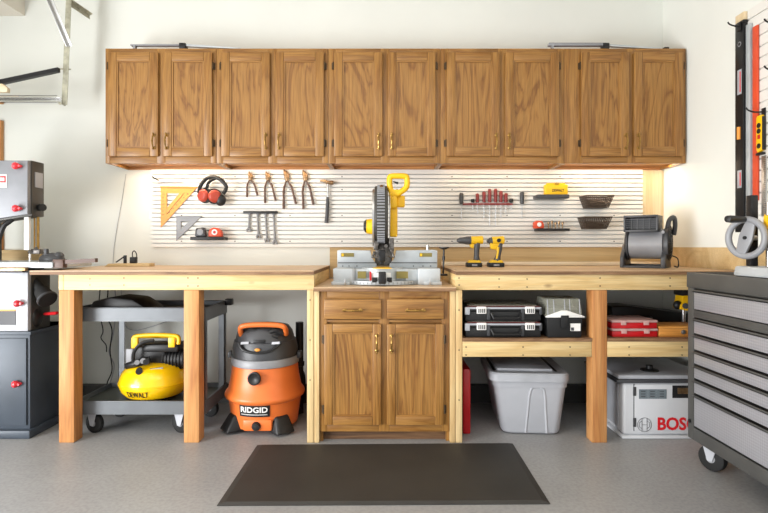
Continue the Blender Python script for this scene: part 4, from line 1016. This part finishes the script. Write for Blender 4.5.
yk = 3.02
def red_box(z, dx, label):
    root = thing('parts_organizer', label, 'organizer', (X(634, yk), yk+.09, z), 'red parts organizers')
    x0, x1 = X(612.5, yk)+dx, X(658, yk)+dx; h = .049
    part('shell', B().box(x0, x1, yk+.004, yk+.22, z, z+h*.7, .004), RED, root)
    part('lid', B().box(x0-.002, x1+.002, yk, yk+.225, z+h*.7+.0005, z+h, .003), PINKC, root, 'clear pink lid')
    for u in (.25, .75): q = x0+(x1-x0)*u; part('latch', B().box(q-.016, q+.016, yk-.005, yk-.0002, z+h*.42, z+h*.98, .0015), PINKC, root)
    b = B()
    for u in (.33, .66): q = x0+(x1-x0)*u; b.box(q-.001, q+.001, yk+.012, yk+.21, z+h*.7+.004, z+h-.001)
    part('divider', b, RED, root)
red_box(zs, .0, 'red parts organizer with clear lid, bottom one of the stacked pair')
red_box(zs+.0495, -.003, 'red parts organizer with clear pink lid, top one of the stacked pair')
x0, x1 = X(659.5, yk), X(704, yk)
root = thing('wooden_box', 'amber wooden box with a round clasp on the shelf behind the tool chest', 'box', ((x0+x1)/2, yk+.08, zs))
part('box', B().box(x0, x1, yk, yk+.18, zs, zs+.052, .004), WBOX, root)
part('lid', B().box(x0-.003, x1+.003, yk-.003, yk+.183, zs+.0525, zs+.062, .003), WBOX, root)
part('clasp', B().cyl((X(683, yk), yk-.0005, zs+.03), (X(683, yk), yk-.006, zs+.03), .013, n=16).cyl((X(683, yk), yk-.006, zs+.03), (X(683, yk), yk-.009, zs+.03), .007, n=12), STEEL, root)
yq = 3.40
root = thing('tool_case', 'long black case at the back of the shelf behind the red organizers', 'case', (1.75, yq+.1, zs))
part('shell', B().prism([(X(612, yq), yq, zs), (1.99, yq, zs), (1.99, yq, zs+.09), (X(672, yq), yq, zs+.10), (X(632, yq), yq, zs+.135), (X(612, yq), yq, zs+.135)], (0, .22, 0), .008), BLACK, root)
part('handle', B().tube([(1.62, yq-.001, zs+.06), (1.63, yq-.02, zs+.06), (1.74, yq-.02, zs+.06), (1.75, yq-.001, zs+.06)], .008, 8), DGREY, root)
yj = 3.25
zj = zs
root = thing('jigsaw', 'yellow and black power tool standing on the shelf, half hidden by the tool chest', 'power tool', (X(688, yj), yj, zj))
part('shoe', B().pbox(680, 700, 334.6, 337, yj-.03, yj+.09).box(X(680, yj), X(700, yj), yj-.03, yj+.09, zj, zj+.006, .002), STEEL, root)
part('plunger', B().cyl((X(684.5, yj), yj+.01, zj+.006), (X(684.5, yj), yj+.01, Z(308, yj)), .012, n=12).cyl((X(694, yj), yj+.03, zj+.006), (X(694, yj), yj+.03, Z(308, yj)), .012, n=12), STEEL, root)
part('body', B().pp([(680.5, 309.5), (690, 311.5), (697, 309), (697, 293), (683.5, 293), (683.5, 303), (680.5, 305)], yj-.03, yj+.06, .006), YEL, root)
part('motor_cap', B().pbox(682, 698, 289.5, 296, yj-.035, yj+.065, .008).cyl(P(685.5, 306, yj-.045), P(685.5, 306, yj-.03), .018, n=14), BLACK, root)
part('knob', B().ball(P(677.5, 305, yj), .026, .024, .028).pbox(677, 682, 303, 307, yj-.01, yj+.02, .003), BLACK, root)

# router table / bench saw with the red letters
yo = 3.055
root = thing('bench_saw', 'light grey boxy bench saw with red lettering under the right workbench', 'bench saw', (1.7, 3.3, 0))
x0, x1 = X(623.5, yo), 1.914; zt_ = Z(383, yo)
bd = part('body', B().box(x0, x1, yo, yo+.5, .018, zt_, .020, 3), BOX, root)
part('base_rim', B().box(x0-.012, x1+.004, yo-.012, yo+.51, .0005, .0175, .006), BOX, root)
part('front_panel', B().pbox(634.5, 707.5, 385, 430.5, yo-.004, yo-.0003, .001), BOX, root)
part('panel_seam', B().pbox(633.6, 634.4, 384, 431, yo-.0025, yo-.0003).pbox(633.2, 636.2, 387, 396, yo-.008, yo-.0042, .002).pbox(633.2, 636.2, 418, 427, yo-.008, yo-.0042, .002), DGREY, root)
for a in (639, 648.3, 657.6):
    part('window', B().pbox(a, a+9, 389.3, 398.8, yo-.006, yo-.0042), SCREEN, root)
    part('window_mark', B().pbox(a+2, a+6.5, 391, 391.8, yo-.0068, yo-.0061).pbox(a+2, a+6.5, 393.6, 394.4, yo-.0068, yo-.0061).pbox(a+2, a+6.5, 396, 396.8, yo-.0068, yo-.0061), DGREY, root)
sl = part('storage_slot', B().pbox(672.5, 705, 385.5, 398, yo-.006, yo-.0042, .002), BLACK, root)
part('slot_tool', B().pbox(678, 690, 388, 394, yo-.012, yo-.0062, .002), BRZ, sl)
text('red_lettering', 'BOSCH', BOSR, root, (X(657.2, yo), yo-.0042, Z(430, yo)), (1,0,0), (0,0,1), X(708, yo)-X(657.2, yo), Z(417, yo)-Z(430, yo), .0015, bold=.03)
lc = Vector((X(644, yo), yo-.0055, Z(424.5, yo))); r_ = .041
em = B().tube([lc+Vector((r_*math.cos(t), 0, r_*math.sin(t))) for t in (2*math.pi*i/40 for i in range(40))], .0011, 5, True)
for s in (-1, 1):
    em.tube([lc+Vector((s*r_*.36, 0, -r_*.93)), lc+Vector((s*r_*.36, 0, r_*.93))], .0011, 5)
    em.tube([lc+Vector((s*r_*.36, 0, r_*.55)), lc+Vector((s*r_*.74, 0, r_*.30)), lc+Vector((s*r_*.74, 0, -r_*.30)), lc+Vector((s*r_*.36, 0, -r_*.55))], .0011, 5)
em.tube([lc-Vector((r_*.36, 0, 0)), lc+Vector((r_*.36, 0, 0))], .0011, 5)
part('round_emblem', em, DGREY, root)
part('top_trim', B().box(x0-.045, x1+.01, yo-.012, yo+.50, zt_+.0005, zt_+.022, .010), DGREY, root)
part('table', B().box(x0-.03, x1+.006, yo+.0, yo+.49, zt_+.0225, zt_+.046, .006), LGREY, root)
part('side_panel', B().box(x0-.008, x0-.0005, yo+.06, yo+.46, .05, zt_-.02, .003), LGREY, root)
part('knob', B().lathe((X(651, yo+.1), yo+.12, zt_+.0465), (0,0,1), [(.055,0),(.052,.006),(.020,.012),(.020,.032),(.0,.036)], 20), BLACK, root)

# ------------------------------------------------------------------ tool chest
CX, CY1, CY0 = 1.603, 2.735, 1.70
zb_, zt_ = .130, Z(272, CY1)
root = thing('tool_chest', 'dark grey rolling tool chest with silver patterned drawers at the right edge', 'tool chest', (1.82, 2.2, 0))
b = B().box(CX+.02, 2.028, CY0, CY1, zb_, zt_-.03, .004)
b.box(CX, CX+.02, CY1-.05, CY1, zb_, zt_-.03, .002).box(CX, CX+.02, CY0, CY0+.05, zb_, zt_-.03, .002).box(CX, CX+.02, CY0+.05, CY1-.05, zb_, Z(429, 2.66), .002)
def zz(py): return 1.1415-(py-246)/F*2.652
b.box(CX, CX+.02, CY0+.05, CY1-.05, zz(318), zz(310.5), .001)
part('body', b, CHEST, root)
b = B().box(CX-.006, 2.030, CY0-.005, CY1+.004, zz(288.5), zt_-.001, .005)
part('top_rim', b, CHEST, root)
part('top_mat', B().box(CX+.03, 2.0, CY0+.03, CY1-.02, zt_-.0008, zt_+.0005), RUBBER, root)
for i, (u, v) in enumerate(((289.5, 309.8), (318.5, 334), (335, 350.4), (351.4, 364.6), (365.6, 379.2), (380.2, 394.2), (395.2, 427.5))):
    a, c = zz(v), zz(u); ya_, yb_ = CY0+.055, CY1-.056
    dr = part('drawer', B().box(CX+.004, CX+.3, ya_, yb_, a+.001, c-.001, .001), BLACKM, root)
    part('drawer_panel', B().box(CX-.004, CX+.0035, ya_+.018, yb_-.006, a+.002, c-.0165, .001), TREAD, dr, 'silver patterned drawer front')
    part('drawer_pull', B().box(CX-.013, CX+.0035, ya_, yb_-.002, c-.0135, c-.009, .001).box(CX-.013, CX-.010, ya_, yb_-.002, c-.0135, c-.002, .001), CHEST, dr)
part('lock', B().cyl((CX, CY1-.02, zz(425)), (CX-.006, CY1-.02, zz(425)), .010, n=12), BLACKM, root)
for x, y in ((CX+.06, CY1-.115), (CX+.06, CY0+.115), (1.96, CY1-.115), (1.96, CY0+.115)):
    caster(root, x, y, .065, .045, zb_, LGREY, R(28))

# planer with a hand wheel, standing on the chest
zc_ = zt_+.001
yp = 2.36
root = thing('thickness_planer', 'yellow planer with grey crank wheel on top of the tool chest', 'planer', (1.8, 2.2, zc_))
part('base', B().hexa([(1.615,2.0,zc_),(1.99,2.0,zc_),(1.99,2.40,zc_),(1.615,2.40,zc_),(1.622,2.0,zc_+.045),(1.985,2.0,zc_+.045),(1.985,2.395,zc_+.045),(1.622,2.395,zc_+.045)], .008), ALU, root)
part('post', B().box(1.665, 1.70, 2.35, 2.385, zc_+.045, zc_+.37, .004), BLACKM, root)
for q in ((1.69, 2.27), (1.94, 2.30), (1.94, 2.05), (1.69, 2.05)):
    part('column', B().cyl((q[0], q[1], zc_+.045), (q[0], q[1], zc_+.33), .014, n=14), CHROME, root)
part('carriage', B().box(1.71, 1.92, 2.02, 2.25, zc_+.10, zc_+.2, .012), BLACK, root)
part('cover', B().box(1.675, 1.99, 2.02, 2.30, zc_+.155, zc_+.285, .02, 3), YEL, root)
wc = Vector((X(746.3, 2.33), 2.33, Z(237.8, 2.33))); ax = Vector((-math.sin(R(70)), -math.cos(R(70)), 0)); sd = Vector((math.cos(R(70)), -math.sin(R(70)), 0)); upv = Vector((0,0,1))
b = B().tube([wc+(sd*math.cos(t)+upv*math.sin(t))*.083 for t in (2*math.pi*i/40 for i in range(40))], .0145, 10, True)
wh = part('crank_wheel', b, MGREY, root)
b = B()
a_ = R(68); dvec = sd*math.cos(a_)+upv*math.sin(a_); pv = -sd*math.sin(a_)+upv*math.cos(a_)
b.prism([wc-ax*.006+dvec*.08+pv*.026, wc-ax*.006+dvec*.08-pv*.016, wc-ax*.006-pv*.032, wc-ax*.006-dvec*.08-pv*.026, wc-ax*.006-dvec*.08+pv*.016, wc-ax*.006+pv*.032], ax*.014, .003)
part('wheel_web', b, MGREY, wh)
part('wheel_bolt', B().cyl(wc+ax*.006, wc+ax*.014, .008, n=10), BLACKM, wh)
kp = wc+upv*.083
part('crank_handle', B().lathe(kp+ax*.002, ax, [(.009,0),(.013,.012),(.015,.05),(.017,.10),(.015,.118),(.0,.122)], 16), BLACK, wh)
part('axle', B().cyl(wc-ax*.005, wc-ax*.06, .012, n=12), STEEL, root)
b = B().box(1.70, 1.76, 2.22, 2.28, zc_+.2, zc_+.30, .006)
part('gear_box', b, SAWD, root)

# ------------------------------------------------------------------ right wall
root = thing('slatwall_panel', 'white slotted panel on the right wall at the upper right edge', 'tool panel', (XR, 2.3, 1.2))
zt_ = 2.463; pitch = .061; pr = [(XR-.001, zt_)]; z = zt_; y_e = 2.965
for i in range(20):
    pr += [(XR-.018, z), (XR-.018, z-pitch*.86), (XR-.010, z-pitch*.87), (XR-.006, z-pitch*.99)]; z -= pitch
pr += [(XR-.001, z)]
part('slats', B().prism([(x, 1.2, zq) for x, zq in pr], (0, y_e-1.2, 0)), SLAT, root, sharp=20)
part('end_strip', B().box(XR-.020, XR-.001, y_e+.0005, y_e+.010, z, zt_+.004), LGREY, root)
xw = XR-.019
def wp(px, d): return d
solo('wall_spacer', B().box(xw-.02, xw, 2.89, 2.962, 2.415, 2.46, .002), PALEV, 'pale wooden block above the long black level', 'block')
root = thing('spirit_level', 'long black spirit level hanging upright on the right wall', 'level', (xw-.012, 2.918, 1.22))
part('rail', B().box(xw-.026, xw-.001, 2.886, 2.956, 1.22, 2.395, .003), BLACKM, root)
part('end_cap', B().box(xw-.028, xw-.0005, 2.884, 2.958, 2.3955, 2.412, .003), BLACK, root)
for zc1, zc2 in ((2.00, 2.14), (1.79, 1.80), (1.47, 1.57)):
    if zc2-zc1 > .05:
        part('grip_hole', B().box(xw-.0275, xw-.0262, 2.900, 2.935, zc1, zc2, .0005), LGREY, root)
        part('grip_edge', B().box(xw-.0285, xw-.0276, 2.906, 2.914, zc1+.012, zc2-.012), BOSR, root)
part('vial', B().cyl((xw-.030, 2.918, 1.745), (xw-.030, 2.918, 1.815), .010, n=12), ORASQ, root)
part('round_mark', B().cyl((xw-.026, 2.918, 2.285), (xw-.0275, 2.918, 2.285), .014, n=18), MGREY, root)
part('round_mark', B().cyl((xw-.0275, 2.918, 2.285), (xw-.0285, 2.918, 2.285), .009, n=18), BLACK, root)
solo('straightedge', B().box(xw-.018, xw-.001, 2.846, 2.880, 1.22, 2.375, .002), ALU, 'long silver straightedge between the black level and the red one', 'straightedge', 'straightedges')
solo('straightedge', B().box(xw-.012, xw-.001, 2.797, 2.836, 1.39, 2.345, .002), ORED, 'long red-orange straightedge on the right wall', 'straightedge', 'straightedges')
root = thing('torpedo_level', 'small yellow torpedo level hanging on a hook on the right wall', 'level', (xw-.012, 2.763, 1.63))
y0, y1, z0, z1 = 2.750, 2.794, 1.645, 1.845
part('body', B().prism([(xw-.022, y0, z0+.01), (xw-.022, y1-.01, z0), (xw-.022, y1, z0+.02), (xw-.022, y1, z1-.012), (xw-.022, y1-.008, z1), (xw-.022, y0+.006, z1), (xw-.022, y0, z1-.02)], (.018, 0, 0), .003), YEL, root)
part('edge_rail', B().box(xw-.023, xw-.003, y0-.0045, y0-.0003, z0+.01, z1-.01, .002), BLACK, root)
for za_ in (z0+.035, z0+.115, z1-.055):
    part('vial', B().cyl((xw-.0223, (y0+y1)/2, za_), (xw-.0245, (y0+y1)/2, za_), .014, n=16), BLACK, root)
part('vial_window', B().box(xw-.0238, xw-.0223, y0+.012, y1-.012, z0+.072, z0+.095, .0005), RED, root)
part('end_cap', B().box(xw-.024, xw-.003, y0-.003, y1+.003, z0-.014, z0-.0005, .004), BLACK, root)
root = solo('steel_rule', B().box(xw-.006, xw-.001, 2.742, 2.776, 1.30, 1.625, .0005), STEEL, 'steel rule with marks below the yellow torpedo level', 'ruler')
b = B()
for i in range(32): b.box(xw-.0068, xw-.0061, 2.744, 2.744+(.018 if i % 4 == 0 else .010), 1.306+i*.0102, 1.3075+i*.0102)
part('ruler_mark', b, BLACK, root)
for (y, z, lb) in ((2.91, 2.385, 'black hook over the top of the black level'), (2.63, 2.28, 'black hook at the upper right edge of the frame'), (2.63, 2.04, 'black hook at the right edge, level with the torpedo level hook'), (2.763, 1.862, 'black hook holding the yellow torpedo level')):
    root = thing('wall_hook', lb, 'hook', (xw, y, z), 'black hooks on the right wall')
    o = -.03 if y > 2.8 else 0
    part('prong', B().tube(smooth([(xw-.001+o, y, z), (xw-.05, y, z-.002), (xw-.085, y, z+.008), (xw-.098, y, z+.022)], 4), .0045, 6), BLACKM, root)
    part('back_plate', B().box(xw-.006+o, xw-.0005+o, y-.014, y+.014, z-.03, z+.02, .002), BLACKM, root)

# ------------------------------------------------------------------ floor mat, things on the cabinets, garage door track
def fl(px, py): d = H*F/(py-HZ); return Vector((X(px, d), d, .001))
m4 = [fl(216.9, 506.3), fl(550.2, 504.5), fl(511.7, 442.6), fl(257.8, 444.8)]
m4[2].y = 2.965; m4[3].y = 2.94
cen = sum(m4, Vector())/4
b = B(); outer = [Vector(v) for v in m4]; inner = [v+(cen-v).normalized()*.035 for v in m4]
lo = [b.bm.verts.new(v) for v in outer]; l1 = [b.bm.verts.new(v+Vector((0,0,.003))) for v in outer]; up = [b.bm.verts.new(v+Vector((0,0,.012))) for v in inner]
b.skin(lo, l1); b.skin(l1, up); b._f(up); b._f(lo[::-1])
solo('floor_mat', b, MATM, 'large dark rubber mat on the grey floor in front of the base cabinet', 'mat', sharp=8)

def bar_clamp(px0, pxm, px1, y, label, w):
    root = thing('bar_clamp', label, 'clamp', (X(pxm, y), y, ZT), 'long bars on top of the cabinets')
    z = ZT+.001
    part('bar', B().box(X(px0, y), X(pxm, y), y, y+.035, z+.022, z+.022+w, .003).box(X(px0+3, y), X(px0+5, y), y, y+.03, z, z+.023), MGREY, root)
    part('jaw', B().box(X(pxm-3.5, y), X(pxm+3, y), y-.004, y+.05, z, z+.040, .005), BLACK, root)
    part('bar', B().prism([(X(pxm+3, y), y+.006, z+.020), (X(px1, y), y+.006, z), (X(px1, y), y+.006, z+.008), (X(pxm+3, y), y+.006, z+.034)], (0, .025, 0)), ALU, root, 'pale end of the bar')
bar_clamp(130, 182.5, 240, 3.508, 'long thin bar with black clip on top of the leftmost cabinet', .010)
bar_clamp(549, 606.5, 661, 3.508, 'long dark bar with clip on top of the right cabinets', .020)
solo('loose_clip', B().box(X(664.5, 3.508), X(669.5, 3.508), 3.508, 3.55, ZT+.0005, ZT+.014, .004), BLACK, 'small black piece on top of the rightmost cabinet', 'clip')

yg = 3.55
root = thing('garage_door_track', 'galvanised garage door track with hanger and brace at the upper left corner', 'door track', (X(62, yg), yg, Z(103, yg)))
zr0, zr1 = Z(104.2, yg), Z(97.2, yg); xe = X(61, yg)
part('rail', B().box(XL+.01, xe, yg, yg+.003, zr0, zr1).box(XL+.01, xe, yg-.045, yg, zr1-.003, zr1).box(XL+.01, xe, yg-.045, yg, zr0, zr0+.003).box(XL+.01, xe, yg-.045, yg-.042, zr0, zr0+.012).box(XL+.01, xe, yg-.045, yg-.042, zr1-.012, zr1), CHROME, root)
def angle(p, q, w, side, th=.004):
    p = Vector(p); q = Vector(q); a = (q-p).normalized(); u = (Vector(side)-a*Vector(side).dot(a)).normalized(); v = a.cross(u)
    b = B()
    b.prism([p, p+u*w, p+u*w+v*th, p+v*th], q-p); b.prism([p+v*th, p+u*th+v*th, p+u*th+v*w, p+v*w], q-p)
    return b, a, u, v, (q-p).length
b, a, u, v, L = angle(P(61.5, 104.5, yg+.012), P(67, -29, yg+.012), .038, (1,0,0))
hs = part('hanger_strut', b, GALV, root)
b, a, u, v, L = angle(P(47, -4, yg-.12), P(68.5, 47, yg-.04), .030, (1,0,0))
pf = part('perforated_angle', b, STEEL, root)
h = B()
p = P(47, -4, yg-.12)
for i in range(int(L/.03)):
    q = p+a*(.02+.03*i)+u*.016; h.cyl(q-v*.0012, q+v*.001, .006, n=8)
part('punched_hole', h, BLACKM, pf)
b, *_ = angle(P(66, 0, yg+.02), P(89, 15.5, yg+.20), .034, (1,0,.3)); part('ceiling_brace', b, GALV, root)
part('cross_bolt', B().cyl(P(56, 68.6, yg), P(71, 69.3, yg+.03), .0045, n=8).cyl(P(60, 103.3, yg-.02), P(60, 103.3, yg+.02), .010, n=8), GALV, root)
part('spring_bar', B().prism([P(-70, 94, yg-.05), P(57.5, 67.2, yg-.05), P(57.5, 71.3, yg-.05), P(-70, 99, yg-.05)], (0, .03, 0)), BLACKM, root, 'black sloping bar')
part('track_bracket', B().prism([P(-40, 82, yg-.1), P(2, 83.5, yg-.1), P(7.3, 88, yg-.1), P(7, 92, yg-.1), P(-40, 91.5, yg-.1)], (0, .03, 0), .003), CREAM, root, 'cream bracket')

# ------------------------------------------------------------------ light
w = bpy.data.worlds.new('daylight'); scene.world = w; w.use_nodes = True
bg = w.node_tree.nodes['Background']; bg.inputs['Color'].default_value = (.985, .99, 1.0, 1); bg.inputs['Strength'].default_value = .86
def area(name, loc, rot, sx, sy, e, col):
    l = bpy.data.lights.new(name, 'AREA'); l.shape = 'RECTANGLE'; l.size = sx; l.size_y = sy; l.energy = e; l.color = col
    o = bpy.data.objects.new(name, l); COL.objects.link(o); o.location = loc; o.rotation_euler = rot; return o
area('garage_door_daylight', (XL+.02, -.15, 1.12), (0, R(-90), 0), 2.05, 2.8, 150, (.98, .99, 1.0))
area('low_fill_light', (XL+.03, .5, .45), (0, R(-90), 0), .85, 2.4, 110, (.98, .99, 1.0))  # added fill with no source of its own, brightens the wall under the left bench
area('ceiling_lamp', (-.2, .9, ZC-.03), (0, 0, 0), 2.4, 1.2, 16, (1, .97, .92))
WARM = (1, .80, .58)
for i, (a, c, e) in enumerate(((112, 210, 2.3), (222, 322, 1.0), (446, 555, 1.0), (572, 682, 2.3))):
    x0, x1 = X(a, DC), X(c, DC)
    area('under_cabinet_lamp', ((x0+x1)/2, DC+.16, ZB+.018), (0, 0, 0), x1-x0, .03, e, WARM)
vs = scene.view_settings
vs.view_transform = 'Standard'; vs.look = 'None'; vs.gamma = 1; vs.use_curve_mapping = False; vs.exposure = 0.36
